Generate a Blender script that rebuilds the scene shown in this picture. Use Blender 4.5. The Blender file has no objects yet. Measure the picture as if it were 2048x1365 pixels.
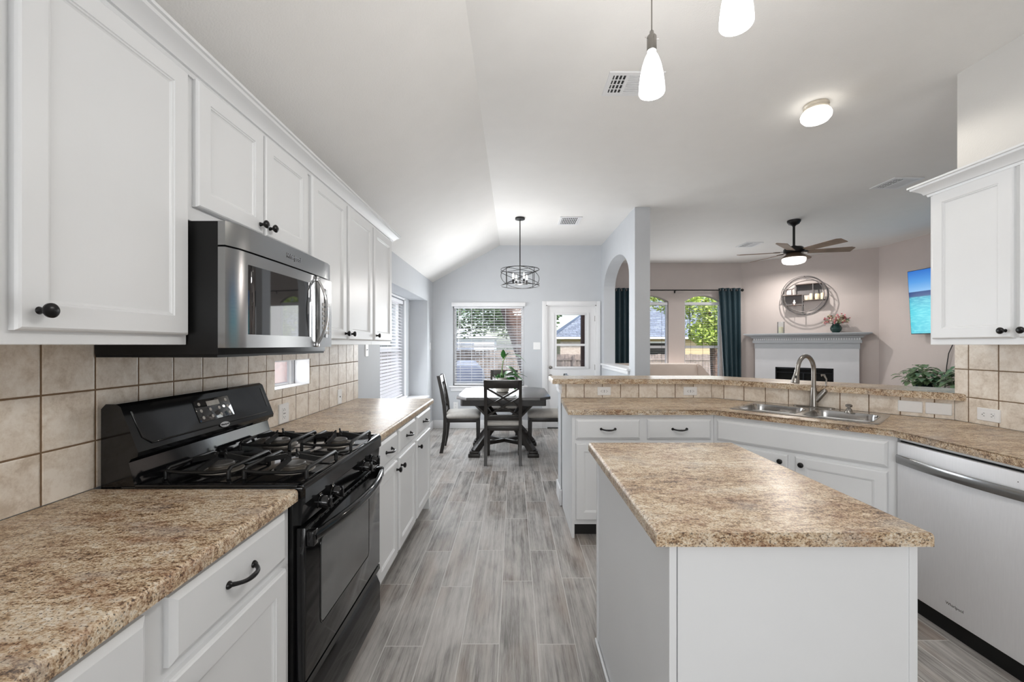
import bpy, bmesh, math, random
from mathutils import Vector, Matrix
from math import radians as R, pi, sin, cos, sqrt

sc = bpy.context.scene
col = sc.collection

# ------------------------------------------------------------------ camera
FPX = 840.0
cam_d = bpy.data.cameras.new('camera'); cam = bpy.data.objects.new('camera', cam_d); col.objects.link(cam)
cam_d.sensor_fit = 'HORIZONTAL'; cam_d.sensor_width = 36.0
cam_d.lens = FPX / 2048 * 36
cam_d.shift_x = -4 / 2048; cam_d.shift_y = 7.5 / 2048
cam_d.clip_start = 0.05; cam_d.clip_end = 300
cam.location = (0, 0, 1.37); cam.rotation_euler = (R(90), 0, 0)
sc.camera = cam

# ------------------------------------------------------------------ world, sun, daylight, exposure
w = bpy.data.worlds.new('sky'); sc.world = w; w.use_nodes = True
nt = w.node_tree; nt.nodes.clear()
bg = nt.nodes.new('ShaderNodeBackground'); ow = nt.nodes.new('ShaderNodeOutputWorld')
sky = nt.nodes.new('ShaderNodeTexSky'); sky.sky_type = 'NISHITA'; sky.sun_disc = False
sky.sun_elevation = R(48); sky.sun_rotation = R(160); sky.dust_density = 2.5
nt.links.new(sky.outputs[0], bg.inputs[0]); nt.links.new(bg.outputs[0], ow.inputs[0])
bg.inputs[1].default_value = 0.30

def add_light(name, kind, loc, energy, color=(1, 1, 1), rot=(0, 0, 0), size=None, size_y=None, radius=None, parent=None):
    d = bpy.data.lights.new(name, kind); d.energy = energy; d.color = color
    if kind == 'AREA':
        d.shape = 'RECTANGLE'; d.size = size; d.size_y = size_y
    if radius is not None and kind in ('POINT', 'SPOT'): d.shadow_soft_size = radius
    if kind == 'SPOT': d.spot_size = R(178 if name == 'fan_bulb' else 168); d.spot_blend = {'fan_bulb': 0.06, 'downlight_bulb': 0.7}.get(name, 0.25)
    o = bpy.data.objects.new(name, d); col.objects.link(o)
    o.location = loc; o.rotation_euler = rot
    return o
sun = add_light('sun', 'SUN', (0, 0, 20), 3.2, (1.0, 0.93, 0.82), rot=(R(50), R(0), R(38)))
sun.data.angle = R(1.0)
# added fill light behind the camera, tilted up at the ceiling; no glazing there
add_light('kitchen_fill', 'AREA', (-0.1, -2.2, 1.3), 44, (0.97, 0.985, 1.0), rot=(R(118), 0, R(-6)), size=2.0, size_y=1.8)
add_light('backsplash_window_daylight', 'AREA', (-1.425, 2.53, 1.2), 0.4, (0.97, 0.985, 1.0), rot=(R(90), 0, R(-90)), size=0.36, size_y=0.13)
add_light('living_fill', 'AREA', (4.5, -1.0, 1.3), 26, (0.98, 0.985, 1.0), rot=(R(135), 0, 0), size=2.4, size_y=1.6)  # added fill for the living room, aimed upward; no window behind it
# daylight entering at the dining window, the bay window and the living windows
add_light('dining_window_daylight', 'AREA', (-0.42, 6.72, 1.38), 24, (0.93, 0.97, 1.0), rot=(R(-82), 0, 0), size=1.1, size_y=1.25)
add_light('bay_window_daylight', 'AREA', (-1.42, 5.3, 1.36), 23, (0.93, 0.97, 1.0), rot=(R(76), 0, R(-90)), size=1.6, size_y=1.35)
add_light('bay_outside_daylight', 'AREA', (-2.3, 5.0, 1.7), 34, (0.93, 0.97, 1.0), rot=(R(78), 0, R(-90)), size=2.4, size_y=1.6)
add_light('living_window_daylight', 'AREA', (3.2, 8.33, 1.4), 26, (0.95, 0.98, 1.0), rot=(R(-90), 0, 0), size=2.0, size_y=1.5)

vs = sc.view_settings
vs.view_transform = 'Standard'; vs.look = 'None'; vs.gamma = 1.0; vs.use_curve_mapping = False
vs.exposure = 0.38

# ------------------------------------------------------------------ helpers
def srgb(r, g, b):
    f = lambda c: (c / 255 / 12.92) if c / 255 <= 0.04045 else ((c / 255 + 0.055) / 1.055) ** 2.4
    return (f(r), f(g), f(b), 1)

class NT:
    def __init__(s, name):
        s.m = bpy.data.materials.new(name); s.m.use_nodes = True
        s.t = s.m.node_tree; s.t.nodes.clear()
        s.out = s.t.nodes.new('ShaderNodeOutputMaterial')
        s.b = s.t.nodes.new('ShaderNodeBsdfPrincipled')
        s.t.links.new(s.b.outputs[0], s.out.inputs[0])
        s._co = None
    def n(s, typ, **kw):
        nd = s.t.nodes.new(typ)
        for k, v in kw.items(): setattr(nd, k, v)
        return nd
    def link(s, a, b): s.t.links.new(a, b)
    def co(s):
        if s._co is None: s._co = s.n('ShaderNodeTexCoord').outputs['Object']
        return s._co
    def setin(s, sock, v):
        if hasattr(v, 'is_output'): s.link(v, sock)
        else: sock.default_value = v
    def math(s, op, a, b=0.0, c=None):
        nd = s.n('ShaderNodeMath', operation=op)
        s.setin(nd.inputs[0], a); s.setin(nd.inputs[1], b)
        if c is not None: s.setin(nd.inputs[2], c)
        return nd.outputs[0]
    def map(s, scale=(1, 1, 1), loc=(0, 0, 0), rot=(0, 0, 0), vec=None):
        nd = s.n('ShaderNodeMapping'); s.link(vec or s.co(), nd.inputs[0])
        nd.inputs['Scale'].default_value = scale; nd.inputs['Location'].default_value = loc
        nd.inputs['Rotation'].default_value = rot
        return nd.outputs[0]
    def noise(s, scale, detail=3, rough=0.5, vec=None, dist=0.0):
        nd = s.n('ShaderNodeTexNoise'); s.link(vec or s.co(), nd.inputs['Vector'])
        nd.inputs['Scale'].default_value = scale; nd.inputs['Detail'].default_value = detail
        nd.inputs['Roughness'].default_value = rough; nd.inputs['Distortion'].default_value = dist
        return nd.outputs[0]
    def ramp(s, fac, stops, interp='LINEAR'):
        nd = s.n('ShaderNodeValToRGB'); s.link(fac, nd.inputs[0]); cr = nd.color_ramp; cr.interpolation = interp
        while len(cr.elements) > 1: cr.elements.remove(cr.elements[-1])
        cr.elements[0].position = stops[0][0]; cr.elements[0].color = stops[0][1]
        for p, c in stops[1:]:
            e = cr.elements.new(p); e.color = c
        return nd.outputs[0]
    def mix(s, fac, a, b, blend='MIX'):
        nd = s.n('ShaderNodeMix', data_type='RGBA', blend_type=blend)
        s.setin(nd.inputs[0], fac); s.setin(nd.inputs[6], a); s.setin(nd.inputs[7], b)
        return nd.outputs[2]
    def bump(s, h, strength=0.3, dist=0.01):
        nd = s.n('ShaderNodeBump'); s.link(h, nd.inputs['Height'])
        nd.inputs['Strength'].default_value = strength; nd.inputs['Distance'].default_value = dist
        s.link(nd.outputs[0], s.b.inputs['Normal'])
    def set(s, **kw):
        names = dict(color='Base Color', rough='Roughness', metal='Metallic', spec='Specular IOR Level', ecol='Emission Color',
                     estr='Emission Strength', coat='Coat Weight', coatr='Coat Roughness', sheen='Sheen Weight', trans='Transmission Weight', sss='Subsurface Weight', ior='IOR')
        for k, v in kw.items(): s.setin(s.b.inputs[names[k]], v)
        return s
    def sep(s, vec=None):
        nd = s.n('ShaderNodeSeparateXYZ'); s.link(vec or s.co(), nd.inputs[0]); return nd.outputs

def simple(name, c, rough=0.5, metal=0.0, var=0.04, scale=6, bump=None, **kw):
    m = NT(name)
    n1 = m.noise(scale, 3)
    lo = tuple(x * (1 - var) for x in c[:3]) + (1,); hi = tuple(min(1, x * (1 + var)) for x in c[:3]) + (1,)
    m.set(color=m.ramp(n1, [(0.3, lo), (0.7, hi)]), rough=rough, metal=metal, **kw)
    if bump: m.bump(m.noise(bump[0], 2), bump[1], bump[2])
    return m.m

M = {}
M['ceiling'] = simple('ceiling_paint', srgb(236, 234, 231), 0.75, var=0.01, bump=(130, 0.35, 0.004))
M['wall'] = simple('wall_grey_paint', srgb(199, 202, 206), 0.6, var=0.012, bump=(110, 0.22, 0.003))
M['wall_kitchen'] = simple('wall_light_paint', srgb(206, 204, 201), 0.6, var=0.012, bump=(110, 0.22, 0.003))
M['wall_living'] = simple('wall_greige_paint', srgb(203, 192, 187), 0.6, var=0.012, bump=(90, 0.25, 0.004))
M['white'] = simple('white_cabinet_paint', srgb(228, 229, 230), 0.33, var=0.012, scale=3, bump=(60, 0.08, 0.002))
M['trim'] = simple('white_trim_paint', srgb(232, 232, 233), 0.4, var=0.01)
M['mantel'] = simple('grey_mantel_paint', srgb(176, 179, 183), 0.45, var=0.02)
M['surround'] = simple('white_surround', srgb(214, 214, 217), 0.4, var=0.02)
M['plastic'] = simple('white_plastic', srgb(238, 238, 238), 0.35, var=0.005)
M['slotblack'] = simple('slot_black', srgb(30, 30, 30), 0.6)
M['bronze'] = simple('dark_bronze_metal', srgb(26, 25, 26), 0.28, metal=0.55, spec=0.6)
M['blackmetal'] = simple('black_metal', srgb(30, 29, 29), 0.45, metal=0.4)
M['gloss'] = simple('black_enamel', (0.005, 0.005, 0.0055, 1), 0.08, var=0.1, spec=0.45)
M['blackside'] = simple('black_side_metal', (0.007, 0.007, 0.007, 1), 0.35, var=0.15, spec=0.2)
M['iron'] = simple('cast_iron', (0.009, 0.009, 0.009, 1), 0.4, spec=0.4, var=0.3, scale=40)
M['aluminium'] = simple('burner_aluminium', srgb(140, 135, 128), 0.45, metal=0.7, var=0.15, scale=60)
M['cap'] = simple('burner_cap', srgb(88, 86, 84), 0.42, metal=0.3, var=0.1)
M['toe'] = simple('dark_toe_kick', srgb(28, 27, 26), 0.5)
M['darkwood'] = simple('espresso_wood', srgb(38, 34, 31), 0.33, var=0.2, scale=14, spec=0.5)
M['darktop'] = simple('espresso_table_top', srgb(52, 48, 46), 0.27, var=0.15, scale=10, spec=0.6)
M['cushion'] = simple('grey_linen', srgb(196, 192, 186), 0.9, var=0.05, scale=30, bump=(400, 0.3, 0.002))
M['sofa'] = simple('beige_upholstery', srgb(205, 190, 179), 0.9, var=0.03, scale=8, bump=(300, 0.2, 0.002))
M['nickel'] = simple('brushed_nickel', srgb(150, 146, 141), 0.27, metal=1.0, var=0.05)
M['chrome'] = simple('bright_steel', srgb(205, 205, 206), 0.14, metal=1.0, var=0.02)
M['satin'] = simple('satin_fixture_metal', srgb(214, 205, 190), 0.4, metal=0.3, var=0.02)
M['candle'] = simple('cream_wax', srgb(238, 226, 196), 0.5, sss=0.2)
M['leaf'] = simple('green_leaf', srgb(52, 105, 45), 0.35, var=0.5, scale=12)
M['leafdark'] = simple('variegated_leaf', srgb(98, 122, 86), 0.4, var=0.55, scale=25)
M['stem'] = simple('plant_stem', srgb(104, 128, 74), 0.5, var=0.2)
M['soil'] = simple('potting_soil', srgb(48, 38, 30), 0.95, var=0.3, scale=80)
M['vase'] = simple('dark_green_glaze', srgb(28, 56, 52), 0.14, var=0.15)
M['pink'] = simple('pink_petal', srgb(214, 128, 134), 0.6, var=0.35, scale=40)
M['cream'] = simple('cream_petal', srgb(216, 206, 174), 0.6, var=0.25, scale=40)
M['shelfmetal'] = simple('pewter_metal', srgb(112, 108, 107), 0.45, metal=0.6)
M['shelfwood'] = simple('grey_shelf_wood', srgb(96, 84, 78), 0.6, var=0.15)
M['mesh'] = simple('grey_backing', srgb(112, 108, 108), 0.7)
M['copper'] = simple('copper_disc', srgb(196, 120, 84), 0.35, metal=0.5)
M['fanblade'] = simple('weathered_blade_wood', srgb(142, 122, 106), 0.5, var=0.18, scale=9)
M['fandome'] = simple('lit_bronze_dome', srgb(104, 88, 74), 0.4, metal=0.3)  # dark bronze coloured lighter and browner, for lamp light reflecting off the dome
M['fabricpot'] = simple('silver_woven_pot', srgb(198, 193, 184), 0.45, var=0.15, scale=70, bump=(200, 0.4, 0.004))
M['concrete'] = simple('patio_concrete', srgb(150, 146, 140), 0.9, var=0.1, scale=2)
M['grass'] = simple('lawn', srgb(96, 104, 66), 0.95, var=0.35, scale=5)
M['bark'] = simple('tree_bark', srgb(112, 92, 84), 0.95, var=0.3, scale=9, bump=(14, 0.8, 0.03))
M['foliage'] = simple('bright_foliage', srgb(168, 186, 92), 0.6, var=0.55, scale=1.6)
M['foliage2'] = simple('deep_foliage', srgb(96, 118, 84), 0.6, var=0.55, scale=1.6)
M['fence'] = simple('grey_fence_wood', srgb(146, 134, 130), 0.9, var=0.25, scale=4)
M['post'] = simple('brown_porch_post', srgb(84, 54, 46), 0.7, var=0.15)
M['shedwhite'] = simple('white_metal_siding', srgb(224, 228, 234), 0.5, var=0.04)
M['tarp'] = simple('grey_blue_cover', srgb(150, 158, 176), 0.7, var=0.15, scale=4)
M['console'] = simple('dark_console_wood', srgb(60, 48, 42), 0.5, var=0.2)
M['brick'] = simple('red_brick', srgb(188, 118, 98), 0.9, var=0.25, scale=12)
M['blind'] = simple('white_blind_slat', srgb(235, 235, 238), 0.45, var=0.01)
M['paper'] = simple('pale_print', srgb(226, 216, 214), 0.6)
M['black_tv'] = simple('tv_plastic', (0.01, 0.01, 0.01, 1), 0.3)
M['rubber'] = simple('black_cable', (0.02, 0.02, 0.02, 1), 0.5)

def granite():
    m = NT('granite_laminate')
    st = m.map(scale=(0.5, 1.0, 1.0))
    a = m.noise(62, 6, 0.75, st, 0.3); b = m.noise(230, 3, 0.65, m.map(scale=(0.75, 1, 1))); c = m.noise(6.5, 4, 0.65, m.map(scale=(0.42, 1, 1)), 0.5)
    v = m.math('ADD', m.math('MULTIPLY', a, 0.46), m.math('ADD', m.math('MULTIPLY', b, 0.40), m.math('MULTIPLY', c, 0.26)))
    ramp = m.ramp(v, [(0.435, srgb(66, 51, 43)), (0.48, srgb(114, 89, 70)), (0.52, srgb(164, 135, 105)), (0.56, srgb(198, 174, 143)), (0.61, srgb(218, 202, 178)), (0.68, srgb(228, 220, 207))])
    rust = m.ramp(m.noise(16, 5, 0.7, m.map(scale=(0.45, 1, 1), loc=(3, 7, 1))), [(0.50, (0, 0, 0, 1)), (0.66, (1, 1, 1, 1))])
    c1 = m.mix(m.math('MULTIPLY', rust, 0.36), ramp, srgb(146, 100, 76))
    gr = m.ramp(m.noise(11, 4, 0.65, m.map(scale=(0.5, 1, 1), loc=(13, 2, 5))), [(0.52, (0, 0, 0, 1)), (0.68, (1, 1, 1, 1))])
    c1 = m.mix(m.math('MULTIPLY', gr, 0.35), c1, srgb(176, 172, 168))
    sp = m.ramp(m.noise(260, 2, 0.5, m.map(scale=(0.7, 1, 1), loc=(9, 2, 4))), [(0.35, (1, 1, 1, 1)), (0.41, (0, 0, 0, 1))])
    c2 = m.mix(m.math('MULTIPLY', sp, 0.8), c1, srgb(56, 46, 44))
    m.set(color=c2, rough=m.math('ADD', 0.31, m.math('MULTIPLY', b, 0.1)), spec=0.42)
    m.bump(b, 0.12, 0.001)
    return m.m
M['granite'] = granite()

def planks():
    m = NT('wood_look_tile')
    x, y, z = m.sep()
    W, L, g = 0.1735, 0.877, 0.0022
    xr = m.math('DIVIDE', m.math('ADD', x, 0.067), W)
    row = m.math('FLOOR', xr); fx = m.math('FRACT', xr)
    even = m.math('SUBTRACT', 1.0, m.math('ABSOLUTE', m.math('MODULO', row, 2.0)))
    wn = m.n('ShaderNodeTexWhiteNoise', noise_dimensions='1D'); m.link(row, wn.inputs['W'])
    off = m.math('ADD', m.math('ADD', 0.15, m.math('MULTIPLY', even, 0.465)), m.math('MULTIPLY', wn.outputs[0], 0.11))
    yr = m.math('DIVIDE', m.math('SUBTRACT', m.math('ADD', y, 20 * L), off), L)
    ci = m.math('FLOOR', yr); fy = m.math('FRACT', yr)
    dx = m.math('MULTIPLY', m.math('MINIMUM', fx, m.math('SUBTRACT', 1.0, fx)), W)
    dy = m.math('MULTIPLY', m.math('MINIMUM', fy, m.math('SUBTRACT', 1.0, fy)), L)
    d = m.math('MINIMUM', dx, dy)
    grout = m.math('LESS_THAN', d, g)
    cid = m.n('ShaderNodeCombineXYZ'); m.link(row, cid.inputs[0]); m.link(ci, cid.inputs[1])
    wn2 = m.n('ShaderNodeTexWhiteNoise', noise_dimensions='3D'); m.link(cid.outputs[0], wn2.inputs['Vector'])
    va = m.n('ShaderNodeVectorMath', operation='MULTIPLY_ADD'); m.link(cid.outputs[0], va.inputs[0])
    va.inputs[1].default_value = (3.7, 5.3, 0); m.link(m.co(), va.inputs[2])
    pv = va.outputs[0]
    gr = m.noise(8, 8, 0.70, m.map(scale=(5.5, 0.2, 1), vec=pv), 0.45)
    fine = m.noise(75, 4, 0.7, m.map(scale=(4, 0.16, 1), vec=pv), 0.2)
    big = m.noise(3.0, 3, 0.55, m.map(scale=(1.6, 0.7, 1), vec=pv), 0.8)
    v = m.math('ADD', m.math('MULTIPLY', gr, 0.5), m.math('ADD', m.math('MULTIPLY', fine, 0.25), m.math('MULTIPLY', big, 0.32)))
    v = m.math('ADD', v, m.math('MULTIPLY', m.math('SUBTRACT', wn2.outputs[0], 0.5), 0.07))
    base = m.ramp(v, [(0.38, srgb(78, 75, 73)), (0.455, srgb(128, 124, 120)), (0.53, srgb(162, 158, 154)), (0.60, srgb(182, 178, 174)), (0.70, srgb(198, 194, 190))])
    warm = m.ramp(m.noise(2.2, 3, 0.5, m.map(scale=(2, 0.6, 1), loc=(4, 4, 0), vec=pv)), [(0.5, (0, 0, 0, 1)), (0.68, (1, 1, 1, 1))])
    c1 = m.mix(m.math('MULTIPLY', warm, 0.32), base, srgb(158, 132, 112))
    c2 = m.mix(grout, c1, srgb(200, 198, 194))
    m.set(color=c2, rough=m.math('ADD', 0.34, m.math('MULTIPLY', gr, 0.2)), spec=0.45)
    h = m.math('SUBTRACT', m.math('MULTIPLY', v, 0.5), m.math('MULTIPLY', m.math('LESS_THAN', d, g * 1.3), 0.6))
    m.bump(h, 0.35, 0.0025)
    return m.m
M['planks'] = planks()

def tile_mat(name, dirv, u0, pu, z0, pz, gw=0.0028):
    m = NT(name)
    dp = m.n('ShaderNodeVectorMath', operation='DOT_PRODUCT'); m.link(m.co(), dp.inputs[0]); dp.inputs[1].default_value = dirv
    x, y, z = m.sep()
    ur = m.math('DIVIDE', m.math('ADD', m.math('SUBTRACT', dp.outputs['Value'], u0), 40 * pu), pu)
    zr = m.math('DIVIDE', m.math('ADD', m.math('SUBTRACT', z, z0), 20 * pz), pz)
    fu = m.math('FRACT', ur); fz = m.math('FRACT', zr)
    du = m.math('MULTIPLY', m.math('MINIMUM', fu, m.math('SUBTRACT', 1.0, fu)), pu)
    dz = m.math('MULTIPLY', m.math('MINIMUM', fz, m.math('SUBTRACT', 1.0, fz)), pz)
    wob = m.math('MULTIPLY', m.math('SUBTRACT', m.noise(40, 2), 0.5), 0.0015)
    d = m.math('ADD', m.math('MINIMUM', du, dz), wob)
    grout = m.math('LESS_THAN', d, gw)
    cid = m.n('ShaderNodeCombineXYZ'); m.link(m.math('FLOOR', ur), cid.inputs[0]); m.link(m.math('FLOOR', zr), cid.inputs[1])
    wn = m.n('ShaderNodeTexWhiteNoise', noise_dimensions='3D'); m.link(cid.outputs[0], wn.inputs['Vector'])
    va = m.n('ShaderNodeVectorMath', operation='MULTIPLY_ADD'); m.link(cid.outputs[0], va.inputs[0]); va.inputs[1].default_value = (3.1, 7.7, 0); m.link(m.co(), va.inputs[2])
    v = m.math('ADD', m.math('MULTIPLY', m.noise(14, 5, 0.65, va.outputs[0], 0.5), 0.7), m.math('MULTIPLY', m.noise(90, 3, 0.7, va.outputs[0]), 0.3))
    v = m.math('ADD', v, m.math('MULTIPLY', m.math('SUBTRACT', wn.outputs[0], 0.5), 0.06))
    c = m.ramp(v, [(0.36, srgb(204, 189, 171)), (0.48, srgb(225, 213, 198)), (0.60, srgb(238, 229, 217))])
    m.set(color=m.mix(grout, c, srgb(122, 98, 74)), rough=m.mix(grout, (0.38, 0.38, 0.38, 1), (0.9, 0.9, 0.9, 1)))
    h = m.n('ShaderNodeMapRange'); m.link(d, h.inputs[0]); h.inputs[1].default_value = 0.001; h.inputs[2].default_value = gw * 2.2
    m.bump(m.math('ADD', h.outputs[0], m.math('MULTIPLY', v, 0.15)), 0.5, 0.003)
    return m.m
M['tile_left'] = tile_mat('backsplash_tile_left', (0, 1, 0), 1.178, 0.1531, 1.066, 0.161)
M['tile_straight'] = tile_mat('backsplash_tile_bar', (1, 0, 0), 0.446, 0.1562, 1.12, 0.40)
M['tile_angled'] = tile_mat('backsplash_tile_angled', (0.6718, -0.7407, 0), 0.6718 * 1.695 - 0.7407 * 3.605 + 0.102, 0.1565, 1.12, 0.40)
M['tile_right'] = tile_mat('backsplash_tile_right', (0, 1, 0), 2.459, 0.1531, 1.062, 0.163)

def steel(name, c, rough, sx, sz, mt=1.0):
    m = NT(name)
    n1 = m.noise(18, 4, 0.6, m.map(scale=(sx, sx, sz)))
    m.set(color=m.ramp(n1, [(0.3, tuple(x * 0.96 for x in c[:3]) + (1,)), (0.7, c)]), metal=mt, rough=m.math('ADD', rough, m.math('MULTIPLY', n1, 0.08)))
    return m.m
M['steel'] = steel('stainless_steel', srgb(156, 156, 156), 0.17, 1, 14)
M['steel_dw'] = steel('brushed_stainless_door', srgb(238, 238, 240), 0.45, 8, 0.8, 0.55)
M['steel_sink'] = steel('sink_steel', srgb(180, 178, 176), 0.15, 6, 6)

def glass(name='window_glass', tint=(0.97, 0.985, 0.99, 1), fac=0.06):
    m = NT(name); tr = m.n('ShaderNodeBsdfTransparent'); tr.inputs[0].default_value = tint
    gl = m.n('ShaderNodeBsdfGlossy'); gl.inputs['Roughness'].default_value = 0.02
    fr = m.n('ShaderNodeFresnel'); fr.inputs[0].default_value = 1.35
    mx = m.n('ShaderNodeMixShader'); m.link(m.math('MULTIPLY', fr.outputs[0], 0.7), mx.inputs[0]); m.link(tr.outputs[0], mx.inputs[1]); m.link(gl.outputs[0], mx.inputs[2])
    m.link(mx.outputs[0], m.out.inputs[0])
    return m.m
M['glass'] = glass()
M['ovenglass'] = simple('dark_oven_glass', (0.10, 0.103, 0.105, 1), 0.05, spec=0.7, var=0.05)  # base grey raised to stand in for the pale reflection in the glass
M['mwglass'] = simple('dark_microwave_glass', (0.02, 0.02, 0.021, 1), 0.03, spec=0.8, var=0.05)

def emit(name, c, s):
    m = NT(name); m.set(color=(0.9, 0.9, 0.9, 1), rough=0.3, ecol=c, estr=s)
    return m.m
M['shade'] = emit('lit_opal_glass', (1, 0.99, 0.97, 1), 3.5)
M['shade_warm'] = emit('lit_frosted_glass', (1, 0.96, 0.88, 1), 2.6)
M['fanglass'] = emit('lit_fan_bowl', (1, 0.95, 0.86, 1), 1.6)
M['bulb'] = emit('clear_bulb_lit', (1, 0.95, 0.88, 1), 1.3)

def tv_mat():
    m = NT('sea_picture_screen'); x, y, z = m.sep()
    wv = m.noise(9, 5, 0.6, m.map(scale=(1, 0.6, 5)))
    zz = m.math('ADD', z, m.math('MULTIPLY', m.math('SUBTRACT', wv, 0.5), 0.0))
    c = m.ramp(m.math('DIVIDE', zz, 0.94), [(0.0, srgb(38, 176, 196)), (0.35, srgb(52, 190, 206)), (0.57, srgb(30, 150, 180)), (0.60, srgb(10, 60, 120)), (0.665, srgb(12, 58, 118)), (0.672, srgb(130, 180, 225)), (0.82, srgb(84, 150, 216)), (1.0, srgb(40, 106, 190))])
    c2 = m.mix(m.math('MULTIPLY', m.math('LESS_THAN', z, 0.55), m.ramp(wv, [(0.45, (0, 0, 0, 1)), (0.62, (0.5, 0.5, 0.5, 1))])), c, srgb(120, 222, 226))
    m.set(color=(0.01, 0.01, 0.01, 1), rough=0.15, ecol=c2, estr=0.9)
    return m.m
M['screen'] = tv_mat()

def curtain_mat():
    m = NT('teal_curtain'); n1 = m.noise(300, 2)
    m.set(color=m.ramp(n1, [(0.3, srgb(5, 40, 50)), (0.7, srgb(9, 54, 66))]), rough=0.55, sheen=0.3)
    return m.m
M['curtain'] = curtain_mat()

def shingle(name, a, b, sx=0.6, sz=0.16, ax=0, mort=srgb(70, 74, 84), msize=0.02):
    m = NT(name)
    br = m.n('ShaderNodeTexBrick'); x, y, z = m.sep(); cb = m.n('ShaderNodeCombineXYZ'); m.link(x, cb.inputs[0]); m.link(z, cb.inputs[1])
    m.link(cb.outputs[0], br.inputs[0]); br.inputs['Color1'].default_value = a; br.inputs['Color2'].default_value = b; br.inputs['Mortar'].default_value = mort
    br.inputs['Scale'].default_value = 1; br.inputs['Brick Width'].default_value = sx; br.inputs['Row Height'].default_value = sz; br.inputs['Mortar Size'].default_value = msize
    m.set(color=m.mix(0.35, br.outputs[0], m.ramp(m.noise(8, 4), [(0.35, a), (0.65, b)])), rough=0.9)
    return m.m
M['roof'] = shingle('grey_roof_shingles', srgb(150, 160, 178), srgb(104, 112, 128), 0.5, 0.13)
M['siding'] = shingle('tan_lap_siding', srgb(206, 186, 152), srgb(200, 180, 146), 40, 0.2, mort=srgb(150, 132, 104), msize=0.012)
M['housebrick'] = shingle('pale_house_brick', srgb(190, 178, 172), srgb(164, 146, 138), 0.22, 0.075, mort=srgb(190, 186, 180), msize=0.01)

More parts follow.
